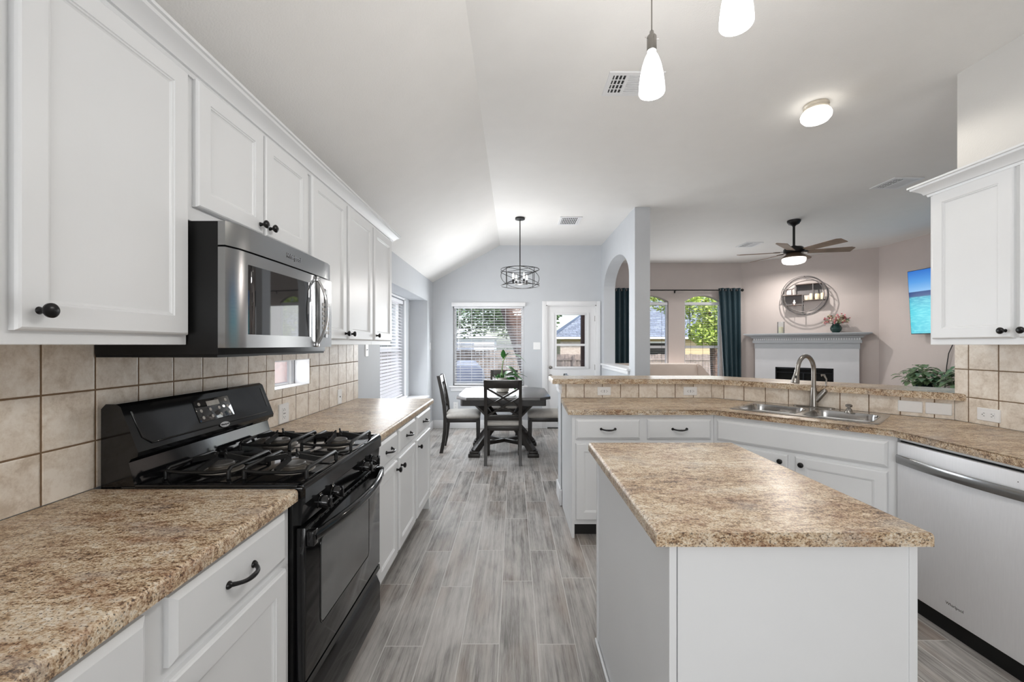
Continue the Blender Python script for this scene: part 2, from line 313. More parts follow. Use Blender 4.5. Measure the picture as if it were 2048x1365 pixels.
class B:
    def __init__(s): s.bm = bmesh.new()
    def _xf(s, vs_, Mx):
        if Mx is not None:
            for v in vs_: v.co = Mx @ v.co
    def box(s, x0, x1, y0, y1, z0, z1, Mx=None, bev=0, seg=2):
        if x0 > x1: x0, x1 = x1, x0
        if y0 > y1: y0, y1 = y1, y0
        if z0 > z1: z0, z1 = z1, z0
        vs_ = [s.bm.verts.new((x, y, z)) for x in (x0, x1) for y in (y0, y1) for z in (z0, z1)]
        fs = [(0, 1, 3, 2), (4, 6, 7, 5), (0, 4, 5, 1), (2, 3, 7, 6), (0, 2, 6, 4), (1, 5, 7, 3)]
        ff = [s.bm.faces.new([vs_[i] for i in f]) for f in fs]
        s._xf(vs_, Mx)
        if Mx is not None and Mx.determinant() < 0:
            for f in ff: f.normal_flip()
        if bev > 0:
            es = list({e for f in ff for e in f.edges})
            bmesh.ops.bevel(s.bm, geom=es, offset=bev, segments=seg, affect='EDGES', profile=0.5)
        return s
    def prism(s, poly, z0, z1, Mx=None, bev=None, bevw=0.012, seg=3):
        """poly (x,y) extruded from z0 to z1; bev = test(midpoint) picking top edges to round"""
        a = sum(poly[i][0] * poly[(i + 1) % len(poly)][1] - poly[(i + 1) % len(poly)][0] * poly[i][1] for i in range(len(poly)))
        if a < 0: poly = poly[::-1]
        lo = [s.bm.verts.new((p[0], p[1], z0)) for p in poly]; hi = [s.bm.verts.new((p[0], p[1], z1)) for p in poly]
        n = len(poly)
        s.bm.faces.new(lo[::-1]); top = s.bm.faces.new(hi)
        for i in range(n): s.bm.faces.new((lo[i], lo[(i + 1) % n], hi[(i + 1) % n], hi[i]))
        if bev:
            es = [e for e in top.edges if bev((e.verts[0].co + e.verts[1].co) / 2)]
            if es: bmesh.ops.bevel(s.bm, geom=es, offset=bevw, segments=seg, affect='EDGES', profile=0.5)
        if Mx is not None: s._xf(lo + hi, Mx)
        return s
    def loft(s, rings, closed=True, cap0=True, cap1=True, Mx=None):
        rv = [[s.bm.verts.new(p) for p in r] for r in rings]
        n = len(rv[0])
        for a, b in zip(rv[:-1], rv[1:]):
            for i in range(n if closed else n - 1):
                j = (i + 1) % n
                try: s.bm.faces.new((a[i], a[j], b[j], b[i]))
                except ValueError: pass
        if cap0 and closed: s.bm.faces.new(rv[0][::-1])
        if cap1 and closed: s.bm.faces.new(rv[-1])
        for r in rv: s._xf(r, Mx)
        return s
    def lathe(s, prof, n=24, Mx=None, cap0=True, cap1=True):
        rings = [[(max(r, 1e-4) * cos(2 * pi * i / n), max(r, 1e-4) * sin(2 * pi * i / n), z) for i in range(n)] for r, z in prof]
        return s.loft(rings, True, cap0, cap1, Mx)
    def cyl(s, p0, p1, r, n=16, r2=None):
        p0 = Vector(p0); p1 = Vector(p1); d = p1 - p0
        q = d.to_track_quat('Z', 'Y').to_matrix().to_4x4(); q.translation = p0
        return s.lathe([(r, 0), (r2 if r2 is not None else r, d.length)], n, q)
    def tube(s, pts, r, n=10, closed=False, flat=None):
        pts = [Vector(p) for p in pts]; m = len(pts)
        if not hasattr(r, '__len__'): r = [r] * m
        rings = []; up = None
        for i, p in enumerate(pts):
            if closed: t = pts[(i + 1) % m] - pts[i - 1]
            else: t = pts[min(i + 1, m - 1)] - pts[max(i - 1, 0)]
            t.normalize()
            if up is None:
                up = Vector((0, 0, 1)) if abs(t.z) < 0.9 else Vector((1, 0, 0))
            sd = t.cross(up)
            if sd.length < 1e-5: sd = t.cross(Vector((0, 1, 0)))
            sd.normalize(); up = sd.cross(t).normalized()
            fx, fy = flat if flat else (1, 1)
            rings.append([p + sd * (cos(2 * pi * k / n) * r[i] * fx) + up * (sin(2 * pi * k / n) * r[i] * fy) for k in range(n)])
        if closed:
            rings.append(rings[0]); return s.loft(rings, True, False, False)
        return s.loft(rings, True, True, True)
    def beam(s, p0, p1, wd, ht, up=(0, 0, 1), bev=0):
        p0 = Vector(p0); p1 = Vector(p1); t = p1 - p0; L = t.length; t.normalize()
        sd = t.cross(Vector(up))
        if sd.length < 1e-4: sd = t.cross(Vector((1, 0, 0)))
        sd.normalize(); u = sd.cross(t)
        Mx = Matrix((sd, t, u)).transposed().to_4x4(); Mx.translation = p0
        return s.box(-wd / 2, wd / 2, 0, L, -ht / 2, ht / 2, Mx, bev)
    def ball(s, c, r, sc_=(1, 1, 1), n=12, m=8):
        c = Vector(c)
        rings = []
        for j in range(m + 1):
            a = -pi / 2 + pi * j / m
            rings.append([(c.x + sc_[0] * r * max(cos(a), 1e-3) * cos(2 * pi * i / n), c.y + sc_[1] * r * max(cos(a), 1e-3) * sin(2 * pi * i / n), c.z + sc_[2] * r * sin(a)) for i in range(n)])
        return s.loft(rings)
    def face_panel(s, x0, x1, y0, y1, rings, Mx):
        """rings: (inset, height) around a rectangle, local z outward; closes with flat centre"""
        rr = [[(x0 + i, y0 + i, h), (x1 - i, y0 + i, h), (x1 - i, y1 - i, h), (x0 + i, y1 - i, h)] for i, h in rings]
        return s.loft(rr, True, True, True, Mx)
    def quad(s, a, b, c, d):
        s.bm.faces.new([s.bm.verts.new(p) for p in (a, b, c, d)]); return s

def wmat(o):
    m = Matrix.Identity(4)
    while o is not None:
        m = o.matrix_basis @ m; o = o.parent
    return m
def part(name, b, mat, parent=None, smooth=35, world=True, kind=None, label=None):
    me = bpy.data.meshes.new(name)
    if parent is not None and world:
        b.bm.transform(wmat(parent).inverted())
    bmesh.ops.recalc_face_normals(b.bm, faces=b.bm.faces)
    b.bm.to_mesh(me); b.bm.free()
    o = bpy.data.objects.new(name, me); col.objects.link(o)
    me.materials.append(M[mat] if isinstance(mat, str) else mat)
    if smooth:
        for p in me.polygons: p.use_smooth = True
        me.set_sharp_from_angle(angle=R(smooth))
    if parent is not None: o.parent = parent
    if kind: o['kind'] = kind
    if label: o['label'] = label
    return o
def tag(o, label, cat, group=None, kind=None):
    o['label'] = label; o['category'] = cat
    if group: o['group'] = group
    if kind: o['kind'] = kind
    return o
def thing(name, label, cat, loc=(0, 0, 0), rot=0, group=None):
    o = bpy.data.objects.new(name, None); col.objects.link(o); o.empty_display_size = 0.1
    o.location = loc; o.rotation_euler = (0, 0, rot)
    return tag(o, label, cat, group)
def struct(name, b, mat, smooth=30, parent=None):
    o = part(name, b, mat, parent, smooth)
    if parent is None: o['kind'] = 'structure'
    return o
kids = {}
def copy_tree(o, parent=None):
    c = o.copy(); col.objects.link(c)
    if parent is not None: c.parent = parent
    for ch in [x for x in bpy.data.objects if x.parent == o]: copy_tree(ch, c)
    return c
def dup(o, loc, rot, label, group=None):
    c = copy_tree(o); c.location = loc
    c.rotation_euler = rot if hasattr(rot, '__len__') else (0, 0, rot)
    c['label'] = label
    if group: c['group'] = group
    return c
def carve(o, cutters):
    """subtract the cutter builders from o and keep the result as a plain mesh"""
    tmp = []
    for b in cutters:
        me = bpy.data.meshes.new('cut'); bmesh.ops.recalc_face_normals(b.bm, faces=b.bm.faces); b.bm.to_mesh(me); b.bm.free()
        c = bpy.data.objects.new('cut', me); col.objects.link(c); tmp.append(c)
        md = o.modifiers.new('cut', 'BOOLEAN'); md.operation = 'DIFFERENCE'; md.solver = 'EXACT'; md.object = c
    bpy.context.view_layer.update()
    dg = bpy.context.evaluated_depsgraph_get()
    me2 = bpy.data.meshes.new_from_object(o.evaluated_get(dg))
    o.modifiers.clear(); old = o.data; nm = old.name; o.data = me2; bpy.data.meshes.remove(old); me2.name = nm
    for c in tmp:
        d = c.data; bpy.data.objects.remove(c); bpy.data.meshes.remove(d)
    for p in me2.polygons: p.use_smooth = False
    return o
def F(origin, o):
    """local x along a face (left to right seen from outside), y up, z outward"""
    ox, oy = o; Mx = Matrix(((-oy, 0, ox, 0), (ox, 0, oy, 0), (0, 1, 0, 0), (0, 0, 0, 1)))
    Mx.translation = Vector(origin); return Mx
def rrect(hw, hh, r, z, cx=0, cy=0, n=5):
    pts = []
    for (sx, sy, a0) in ((1, 1, 0), (-1, 1, 90), (-1, -1, 180), (1, -1, 270)):
        for k in range(n + 1):
            a = R(a0 + 90 * k / n)
            pts.append((cx + sx * (hw - r) + r * cos(a), cy + sy * (hh - r) + r * sin(a), z))
    return pts
def text_part(name, s_, size, ext, Mx, mat, parent, shear=0.0):
    cu = bpy.data.curves.new('t', 'FONT'); cu.body = s_; cu.size = size; cu.extrude = ext; cu.align_x = 'CENTER'; cu.align_y = 'CENTER'; cu.shear = shear
    to = bpy.data.objects.new('t', cu); col.objects.link(to)
    bpy.context.view_layer.update()
    me = bpy.data.meshes.new_from_object(to.evaluated_get(bpy.context.evaluated_depsgraph_get()))
    bpy.data.objects.remove(to); bpy.data.curves.remove(cu)
    b = B(); b.bm.from_mesh(me); bpy.data.meshes.remove(me)
    b.bm.transform(Mx)
    return part(name, b, mat, parent, smooth=0)
rnd = random.Random(7)
def leaf(b, base, dirv, L, W, droop=0.3, fold=0.25):
    base = Vector(base); d = Vector(dirv).normalized(); sd = d.cross(Vector((0, 0, 1)))
    if sd.length < 1e-3: sd = Vector((1, 0, 0))
    sd.normalize(); up = sd.cross(d)
    prof = [0.03, 0.75, 1.0, 0.85, 0.5, 0.02]; rows = []
    for i, wv in enumerate(prof):
        t = i / (len(prof) - 1)
        c = base + d * (L * t) - Vector((0, 0, 1)) * (droop * L * t * t)
        ww = W * wv / 2
        rows.append([b.bm.verts.new(c - sd * ww + up * ww * fold), b.bm.verts.new(c), b.bm.verts.new(c + sd * ww + up * ww * fold)])
    for a, c in zip(rows[:-1], rows[1:]):
        b.bm.faces.new((a[0], a[1], c[1], c[0])); b.bm.faces.new((a[1], a[2], c[2], c[1]))
# ------------------------------------------------------------------ the room
CZ = 3.0
b = B(); b.box(-1.9, 6.3, -2.8, 8.5, -0.12, 0); struct('floor', b, 'planks')
b = B(); b.box(-0.23, 6.3, -2.8, 8.6, CZ, CZ + 0.15)
Myz = Matrix(((1, 0, 0, 0), (0, 0, 1, 0), (0, 1, 0, 0), (0, 0, 0, 1)))   # prism (x,z) extruded along y
b.prism([(-0.23, CZ), (-1.33, 2.395), (-1.95, 2.055), (-1.95, 2.5), (-0.23, CZ + 0.15)], -2.8, 8.6, Myz)
struct('ceiling', b, 'ceiling', smooth=0)

WL = -1.335
b = B(); b.box(-1.77, WL, -2.8, 6.885, 0, 2.45)
o = struct('wall_left', b, 'wall', 0)
carve(o, [B().box(-1.606, -1.2, 4.185, 6.48, 0.56, 2.05), B().box(-1.9, -1.55, 4.55, 6.13, 0.62, 2.02),
          B().box(-1.9, -1.2, 2.33, 2.74, 1.115, 1.28), B().box(-1.9, -1.465, 2.2, 3.7, 1.0, 1.4)])
b = B(); b.box(-1.77, 1.61, 6.885, 7.03, 0, 3.05)
o = struct('wall_far', b, 'wall', 0)
carve(o, [B().box(-1.0, 0.164, 6.8, 7.1, 0.70, 2.02), B().box(0.533, 1.342, 6.8, 7.1, -0.05, 2.018)])
# wall with the arched opening, its near end is the pillar
b = B(); b.box(1.43, 1.61, 4.97, 8.5, 0, 3.05)
o = struct('wall_arch', b, 'wall', 0)
def arch_poly(cy, hw, z0, zs, rise, n=20):
    return [(cy - hw, z0), (cy + hw, z0)] + [(cy + hw * cos(pi * k / n), zs + rise * sin(pi * k / n)) for k in range(n + 1)]
Mxz = Matrix(((0, 0, 1, 0), (1, 0, 0, 0), (0, 1, 0, 0), (0, 0, 0, 1)))   # prism (y,z) extruded along x
carve(o, [B().prism(arch_poly(5.955, 0.735, 1.05, 2.24, 0.38), 1.3, 1.7, Mxz)])
# living room
b = B(); b.box(1.61, 4.80, 8.37, 8.52, 0, 3.05)
o = struct('wall_living_far', b, 'wall_living', 0)
def seg_arch(cx, hw, z0, zs, rise, n=14):
    return [(cx - hw, z0), (cx + hw, z0)] + [(cx + hw * cos(pi * k / n), zs + rise * (1 - cos(pi * k / n) ** 2) ** 1.0) for k in range(n + 1)]
carve(o, [B().prism(seg_arch(2.71, 0.37, 0.6, 2.23, 0.12), 8.2, 8.7, Myz), B().prism(seg_arch(3.77, 0.37, 0.6, 2.23, 0.12), 8.2, 8.7, Myz)])
A_ = Vector((4.53, 8.37)); B_ = Vector((6.10, 7.02)); e_ = (B_ - A_).normalized(); n_ = Vector((e_.y, -e_.x))
def fp(t, d): p = A_ + e_ * t + n_ * d; return (p.x, p.y)
b = B(); b.prism([fp(0, 0), fp(2.0706, 0), fp(2.2, -0.15), fp(-0.1, -0.15)], 0, 3.05); struct('wall_fireplace', b, 'wall_living', 0)
b = B(); b.box(6.10, 6.25, -2.8, 7.10, 0, 3.05); struct('wall_living_right', b, 'wall_living', 0)
b = B(); b.box(2.67, 2.80, -2.8, 2.53, 0, 3.05); struct('wall_kitchen_right', b, 'wall_kitchen', 0)
b = B(); b.box(-1.9, 6.25, -2.95, -2.8, 0, 3.05); struct('wall_back', b, 'wall_kitchen', 0)

# half wall under the bar
dV = Vector((0.67181494, -0.74071903)); nV = Vector((0.74071903, 0.67181494)); D1 = Vector((1.695, 3.605)); D2 = Vector((2.67, 2.53))
def cor(o): return (D1.x + 0.443 * o, D1.y + o)
def endp(o):
    if o <= 0: return (2.67, 2.53 + 1.489 * o)
    p = D2 + nV * o + dV * 0.19; return (p.x, p.y)
b = B(); b.prism([(0.405, 3.612), cor(0.007), (2.669, 2.545), (2.80, 2.55), endp(0.25), cor(0.25), (0.405, 3.855)], 0, 1.035)
struct('wall_bar', b, 'wall', 0)

# baseboards
def bb(name, pts, h=0.135, t=0.016):
    b = B()
    for (x0, y0, x1, y1) in pts: 
        b.box(min(x0, x1), max(x0, x1), min(y0, y1), max(y0, y1), 0, h, bev=0.005)
    return struct(name, b, 'trim')
bb('baseboard_far', [(-1.33, 6.869, 0.46, 6.885), (1.40, 6.869, 1.43, 6.885)])
bb('baseboard_left', [(WL, 3.56, WL + 0.016, 6.868)])
bb('baseboard_arch', [(1.414, 4.955, 1.43, 6.868), (1.414, 4.955, 1.626, 4.970)])
bb('baseboard_bar', [(0.389, 3.575, 0.405, 3.87), (0.389, 3.856, 2.2, 3.87), (0.389, 3.567, 0.4085, 3.60)])
b = B(); b.box(0.385, 0.41, 3.595, 3.87, 0.985, 1.034, bev=0.004); b.box(0.392, 0.41, 3.595, 3.865, 0.95, 0.985, bev=0.004)
b.box(0.398, 0.404, 3.600, 3.62, 0.135, 0.95)
struct('trim_1', b, 'trim')
# sill of the arched opening
b = B(); b.box(1.385, 1.63, 5.17, 6.735, 1.045, 1.072, bev=0.006); b.box(1.405, 1.43, 5.20, 6.71, 1.0, 1.044, bev=0.004)
struct('trim_2', b, 'trim')
# bay sill board
b = B(); b.box(-1.60, -1.30, 4.19, 6.475, 0.561, 0.59, bev=0.005); struct('trim_3', b, 'trim')

# backsplash tile
XT = -1.327
b = B()
zt0, zt1 = 0.917, 1.372
for y0, y1, z0, z1 in ((0.2, 2.33, zt0, zt1), (2.74, 3.575, zt0, zt1), (2.33, 2.74, zt0, 1.115), (2.33, 2.74, 1.28, zt1)):
    b.box(WL, XT, y0, y1, z0, z1)
b.box(-1.42, -1.33, 2.735, 2.745, 1.116, 1.281); b.box(-1.42, XT + 0.002, 2.33, 2.74, 1.106, 1.116)
tl = struct('trim_4', b, 'tile_left', 0)
b = B(); b.box(0.405, 1.697, 3.604, 3.612, 0.917, 1.036); struct('trim_5', b, 'tile_straight', 0)
b = B(); b.prism([cor(0), (2.662, 2.539), (2.668, 2.545), cor(0.008)], 0.917, 1.036); struct('trim_6', b, 'tile_angled', 0)
b = B(); b.box(2.661, 2.67, 0.9, 2.5355, 0.917, 1.372); struct('trim_7', b, 'tile_right', 0)

# ------------------------------------------------------------------ windows and doors
def window(name, Mx, w_, h_, rail=True, depth=0.05, fw=0.045, grid=None):
    """Mx: x along, y up, z toward the room; origin lower left of the opening, at the glass plane"""
    b = B()
    for x0, x1, y0, y1 in ((0, fw, 0, h_), (w_ - fw, w_, 0, h_), (fw, w_ - fw, 0, fw), (fw, w_ - fw, h_ - fw, h_)): b.box(x0, x1, y0, y1, -depth / 2, depth / 2, Mx, 0.004)
    if rail: b.box(fw, w_ - fw, h_ * 0.485 - 0.02, h_ * 0.485 + 0.02, -depth / 2, depth / 2, Mx, 0.004)
    fr = struct(name, b, 'trim')
    b = B(); b.box(fw, w_ - fw, fw, h_ - fw, -0.003, 0.003, Mx)
    part('glass_pane', b, 'glass', fr, 0)
    return fr
def blind(name, label, Mx, w_, h_, pitch, tilt, sw=0.05, cords=5, head=0.05, gapb=0.0, group=None):
    o = thing(name, label, 'blind', tuple(Mx.translation), 0, group)
    b = B(); b.box(0, w_, h_ - head, h_, -0.03, 0.03, Mx, 0.004); part('headrail', b, 'blind', o)
    b = B(); n = int((h_ - head - gapb) / pitch); th = R(tilt)
    for i in range(n):
        y = h_ - head - pitch * (i + 0.6)
        b.box(0.01, w_ - 0.01, -0.0013, 0.0013, -sw / 2, sw / 2, Mx @ Matrix.Translation((0, y, 0)) @ Matrix.Rotation(th, 4, 'X'))
    part('slats', b, 'blind', o, 0)
    b = B(); yb = h_ - head - pitch * (n + 0.6)
    b.box(0.005, w_ - 0.005, yb - 0.012, yb + 0.012, -0.025, 0.025, Mx, 0.004); part('bottom_rail', b, 'blind', o)
    b = B()
    for k in range(cords):
        x = 0.1 + (w_ - 0.2) * k / max(1, cords - 1)
        for z in (-0.027, 0.027): b.box(x - 0.0018, x + 0.0018, yb, h_ - head, z - 0.001, z + 0.001, Mx)
    part('ladder_cords', b, 'blind', o, 0)
    b = B(); b.box(0.075, 0.084, h_ * 0.45, h_ - head, 0.036, 0.042, Mx); part('tilt_wand', b, 'plastic', o, 0)
    return o
wf = window('window_1', F((-1.0, 6.985, 0.70), (0, -1)), 1.164, 1.32)
b = B(); b.box(-1.02, 0.184, 6.84, 6.884, 1.995, 2.06, bev=0.006); part('head_trim', b, 'trim', wf)
b = B(); b.box(-1.06, 0.22, 6.83, 6.96, 0.675, 0.70, bev=0.006); b.box(-1.035, 0.195, 6.868, 6.884, 0.61, 0.675, bev=0.004); part('sill', b, 'trim', wf)
blind('window_blind', 'white slatted blind lowered over the dining window behind the table', F((-0.985, 6.925, 0.725), (0, -1)), 1.134, 1.275, 0.0435, 12, cords=6, head=0.035)
wf = window('window_2', F((-1.70, 4.55, 0.62), (1, 0)), 1.58, 1.40)
b = B(); b.box(-1.64, -1.56, 4.50, 6.17, 0.60, 0.625, bev=0.004)
for y0, y1, z0, z1 in ((6.13, 6.19, 0.62, 2.03), (4.49, 4.55, 0.62, 2.03), (4.49, 6.19, 2.02, 2.045)): b.box(-1.605, -1.595, y0, y1, z0, z1)
part('casing', b, 'trim', wf)
blind('window_blind', 'white slatted blind lowered in the bay window past the left counter', F((-1.645, 4.565, 0.635), (1, 0)), 1.55, 1.375, 0.043, 24, cords=4, head=0.05)
# living room windows: sash below a segmental arch light
for k, cx in enumerate((2.71, 3.77)):
    Mx = F((cx - 0.37, 8.45, 0.6), (0, -1)); b = B()
    for x0, x1, y0, y1 in ((0, .035, 0, 1.63), (.705, .74, 0, 1.63), (.035, .705, 0, .04), (.035, .705, 1.565, 1.625), (.035, .705, .70, .75)): b.box(x0, x1, y0, y1, -0.025, 0.025, Mx, 0.003)
    fr = struct('window_%d' % (3 + k), b, 'trim')
    b = B(); b.prism(seg_arch(cx, 0.35, 0.63, 2.23, 0.105), 8.447, 8.453, Myz); part('glass_pane', b, 'glass', fr, 0)
    bl = thing('window_blind', ('white blind with open slats at the living room window next to the pillar', 'white blind with open slats at the living room window next to the teal curtain')[k], 'blind', (cx, 8.395, 2.2), group='open blinds at the living room windows')
    b = B(); b.box(cx - .36, cx + .36, 8.39, 8.43, 2.165, 2.215, bev=0.004); part('headrail', b, 'blind', bl)
    b = B()
    for j in range(33): b.box(cx - .355, cx + .355, 8.395, 8.435, 2.145 - j * 0.044, 2.1464 - j * 0.044)
    part('slats', b, 'blind', bl, 0)
    b = B()
    for dx in (-.24, .0, .24): b.box(cx + dx - .002, cx + dx + .002, 8.392, 8.394, 0.66, 2.165)
    b.box(cx - .27, cx - .262, 8.38, 8.388, 1.55, 2.165); part('ladder_cords', b, 'blackside', bl, 0)
# small window in the backsplash
wf = window('window_5', F((-1.445, 2.335, 1.118), (1, 0)), 0.40, 0.16, rail=False, depth=0.03, fw=0.014)
b = B()
for a in ((2.33, 2.334, 1.116, 1.28), (2.33, 2.74, 1.276, 1.2799), (2.33, 2.734, 1.1165, 1.1195)): b.box(-1.43, -1.330, a[0], a[1], a[2], a[3])
b.box(-1.425, -1.330, 2.7305, 2.7345, 1.117, 1.279)
part('niche_liner', b, 'trim', wf, 0)
b = B(); b.box(-1.44, -1.425, 2.665, 2.69, 1.12, 1.277); part('mullion', b, 'trim', wf)
# back door
b = B()
for x0, x1, z0, z1 in ((0.533, 0.70, 0.01, 2.008), (1.17, 1.342, 0.01, 2.008), (0.70, 1.17, 0.01, 1.0), (0.70, 1.17, 1.86, 2.008)): b.box(x0, x1, 6.905, 6.95, z0, z1)
dr = struct('door_1', b, 'trim', 0)
b = B()
for x0, x1, z0, z1 in ((0.635, 0.668, 0.975, 1.895), (1.20, 1.235, 0.975, 1.895), (0.668, 1.20, 0.975, 1.012), (0.668, 1.20, 1.858, 1.895)): b.box(x0, x1, 6.890, 6.905, z0, z1, bev=0.004)
for z0, z1 in ((1.35, 1.385),): b.box(0.67, 1.20, 6.892, 6.93, z0, z1)
for x0, x1 in ((0.67, 0.70), (1.17, 1.20)): b.box(x0, x1, 6.894, 6.904, 1.01, 1.86)
part('glazing_frame', b, 'trim', dr)
b = B(); b.box(0.70, 1.17, 6.925, 6.931, 1.0, 1.86); part('glass_pane', b, 'glass', dr, 0)
b = B()
for x0, x1, z0, z1 in ((0.46, 0.528, 0, 2.085), (1.347, 1.415, 0, 2.085), (0.528, 1.347, 2.02, 2.085)): b.box(x0, x1, 6.866, 6.885, z0, z1, bev=0.005)
for x0, x1, z0, z1 in ((0.528, 0.545, 0, 2.02), (1.330, 1.347, 0, 2.02), (0.528, 1.347, 2.005, 2.02)): b.box(x0, x1, 6.87, 6.904, z0, z1)
part('casing', b, 'trim', dr)
b = B(); b.box(0.545, 1.33, 6.87, 7.03, 0, 0.012); part('threshold', b, 'blackside', dr)
Mk = Matrix.Rotation(R(90), 4, 'X')
def facing_lathe(b, prof, pos, direction, n=20):
    q = Vector(direction).to_track_quat('Z', 'Y').to_matrix().to_4x4(); q.translation = Vector(pos); b.lathe(prof, n, q)
b = B(); facing_lathe(b, [(0.026, 0), (0.028, 0.006), (0.022, 0.014), (0.012, 0.016), (0.012, 0.022)], (0.60, 6.905, 0.998), (0, -1, 0)); part('deadbolt', b, 'nickel', dr)
b = B(); facing_lathe(b, [(0.03, 0), (0.03, 0.006), (0.012, 0.012), (0.012, 0.03), (0.026, 0.04), (0.028, 0.055), (0.018, 0.066)], (0.60, 6.905, 0.855), (0, -1, 0)); part('door_knob', b, 'nickel', dr)
for z in (0.25, 1.0, 1.80):
    b = B(); b.box(1.325, 1.345, 6.895, 6.905, z - 0.045, z + 0.045); b.cyl((1.335, 6.892, z - 0.045), (1.335, 6.892, z + 0.045), 0.006, 8); part('hinge', b, 'nickel', dr)

# ------------------------------------------------------------------ cabinets
def knob(M_, x, y, z, parent):
    b = B(); Mk = M_ @ Matrix.Translation((x, y, z))
    b.lathe([(0.009, -0.001), (0.0075, 0.002), (0.0058, 0.008), (0.0058, 0.014), (0.012, 0.018), (0.0158, 0.023), (0.016, 0.027), (0.0125, 0.031), (0.006, 0.033), (0.0015, 0.0335)], 24, Mk)
    return part('knob', b, 'bronze', parent)
def pull(M_, x, y, z, parent):
    b = B(); pts = []; rr = []
    for i in range(17):
        t = -1 + 2 * i / 16
        pts.append(M_ @ Vector((x + 0.048 * t, y - 0.004 * (1 - t * t), z + 0.004 + 0.026 * (1 - abs(t) ** 3.0)))); rr.append(0.0042 + 0.0022 * (1 - abs(t)) + 0.002 * abs(t) ** 6)
    b.tube(pts, rr, 10)
    for sx in (-1, 1): b.lathe([(0.0098, -0.001), (0.0095, 0.003), (0.006, 0.008), (0.004, 0.01)], 14, M_ @ Matrix.Translation((x + sx * 0.049, y, z)))
    return part('handle', b, 'bronze', parent)
DT = 0.020
def door_part(M_, x0, x1, y0, y1, parent, kn=None, name='door'):
    b = B()
    b.face_panel(x0, x1, y0, y1, [(0, 0.0), (0, DT - 0.008), (0.003, DT - 0.003), (0.007, DT), (0.056, DT), (0.058, DT - 0.003), (0.062, DT - 0.0035), (0.064, DT - 0.0065), (0.068, DT - 0.0085)], M_)
    d = part(name, b, 'white', parent, 20)
    if kn: knob(M_, kn[0], kn[1], DT, d)
    return d
def drawer_part(M_, x0, x1, y0, y1, parent, handle=True, name='drawer'):
    b = B(); b.face_panel(x0, x1, y0, y1, [(0, 0.0), (0, DT - 0.009), (0.004, DT - 0.006), (0.014, DT)], M_)
    d = part(name, b, 'white', parent, 20)
    if handle: pull(M_, (x0 + x1) / 2, (y0 + y1) / 2 + 0.002, DT, d)
    return d
def cabinet(name, label, M_, W, y0, y1, depth, items, toe=True, cat='cabinet', group=None, end=None):
    o = thing(name, label, cat, tuple(M_ @ Vector((W / 2, 0, -depth / 2))), 0, group)
    b = B(); b.box(0, W, y0, y1, -depth, 0, M_, 0.0015, 1); part('cabinet_body', b, 'white', o, 0)
    if toe:
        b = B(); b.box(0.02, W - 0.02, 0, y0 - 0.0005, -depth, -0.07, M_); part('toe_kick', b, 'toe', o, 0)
    if end is not None:
        b = B(); b.box(end, end + 0.018, 0.0005, y0, -depth, -0.002, M_); part('end_panel', b, 'white', o, 0)
    for it in items:
        if it[0] == 'door': door_part(M_, it[1], it[2], it[3], it[4], o, it[5] if len(it) > 5 else None)
        elif it[0] == 'drawer': drawer_part(M_, it[1], it[2], it[3], it[4], o)
        elif it[0] == 'panel': drawer_part(M_, it[1], it[2], it[3], it[4], o, False, 'false_drawer_front')
    return o
BT = 0.878
FX = -0.71
ML = lambda y: F((FX, y, 0), (1, 0))
# near left base cabinet (local x = Y - 0.30)
cabinet('base_cabinet', 'white base cabinet under the near left counter, beside the black range', ML(0.32), 1.0, 0.10, BT, 0.605,
        [('drawer', 0.02, 0.475, 0.715, 0.858), ('drawer', 0.53, 0.958, 0.715, 0.858), ('door', 0.02, 0.475, 0.125, 0.69, (0.43, 0.63)), ('door', 0.53, 0.958, 0.125, 0.69, (0.575, 0.63))])
cabinet('base_cabinet', 'white two-door base cabinet just past the range on the left', ML(2.095), 0.875, 0.10, BT, 0.605,
        [('drawer', 0.04, 0.40, 0.715, 0.855), ('drawer', 0.445, 0.855, 0.715, 0.855), ('door', 0.04, 0.40, 0.125, 0.685, (0.375, 0.635)), ('door', 0.445, 0.855, 0.125, 0.685, (0.47, 0.635))])
cabinet('base_cabinet', 'white single-door base cabinet at the far end of the left counter', ML(2.971), 0.549, 0.10, BT, 0.605,
        [('drawer', 0.03, 0.50, 0.715, 0.855), ('door', 0.03, 0.50, 0.125, 0.685, (0.06, 0.635))], end=0.531)
# left uppers
MU = lambda y: F((-1.03, y, 0), (1, 0))
cabinet('upper_cabinet', 'large white upper cabinet nearest the camera, left of the microwave', MU(0.30), 1.02, 1.37, 2.25, 0.30,
        [('door', 0.03, 0.515, 1.40, 2.215, (0.47, 1.445)), ('door', 0.555, 1.008, 1.40, 2.215, (0.594, 1.443))], toe=False)
cabinet('upper_cabinet', 'short white two-door upper cabinet directly above the microwave', MU(1.321), 0.763, 1.765, 2.25, 0.30,
        [('door', 0.022, 0.379, 1.812, 2.222, (0.352, 1.85)), ('door', 0.389, 0.742, 1.812, 2.222, (0.416, 1.85))], toe=False)
cabinet('upper_cabinet', 'tall white two-door upper cabinet just past the microwave', MU(2.085), 0.945, 1.37, 2.25, 0.30,
        [('door', 0.022, 0.457, 1.40, 2.222, (0.428, 1.437)), ('door', 0.487, 0.922, 1.40, 2.222, (0.516, 1.437))], toe=False)
cabinet('upper_cabinet', 'narrow white single-door upper cabinet at the far end of the left run', MU(3.031), 0.469, 1.37, 2.25, 0.30,
        [('door', 0.018, 0.445, 1.40, 2.222, (0.05, 1.437))], toe=False)
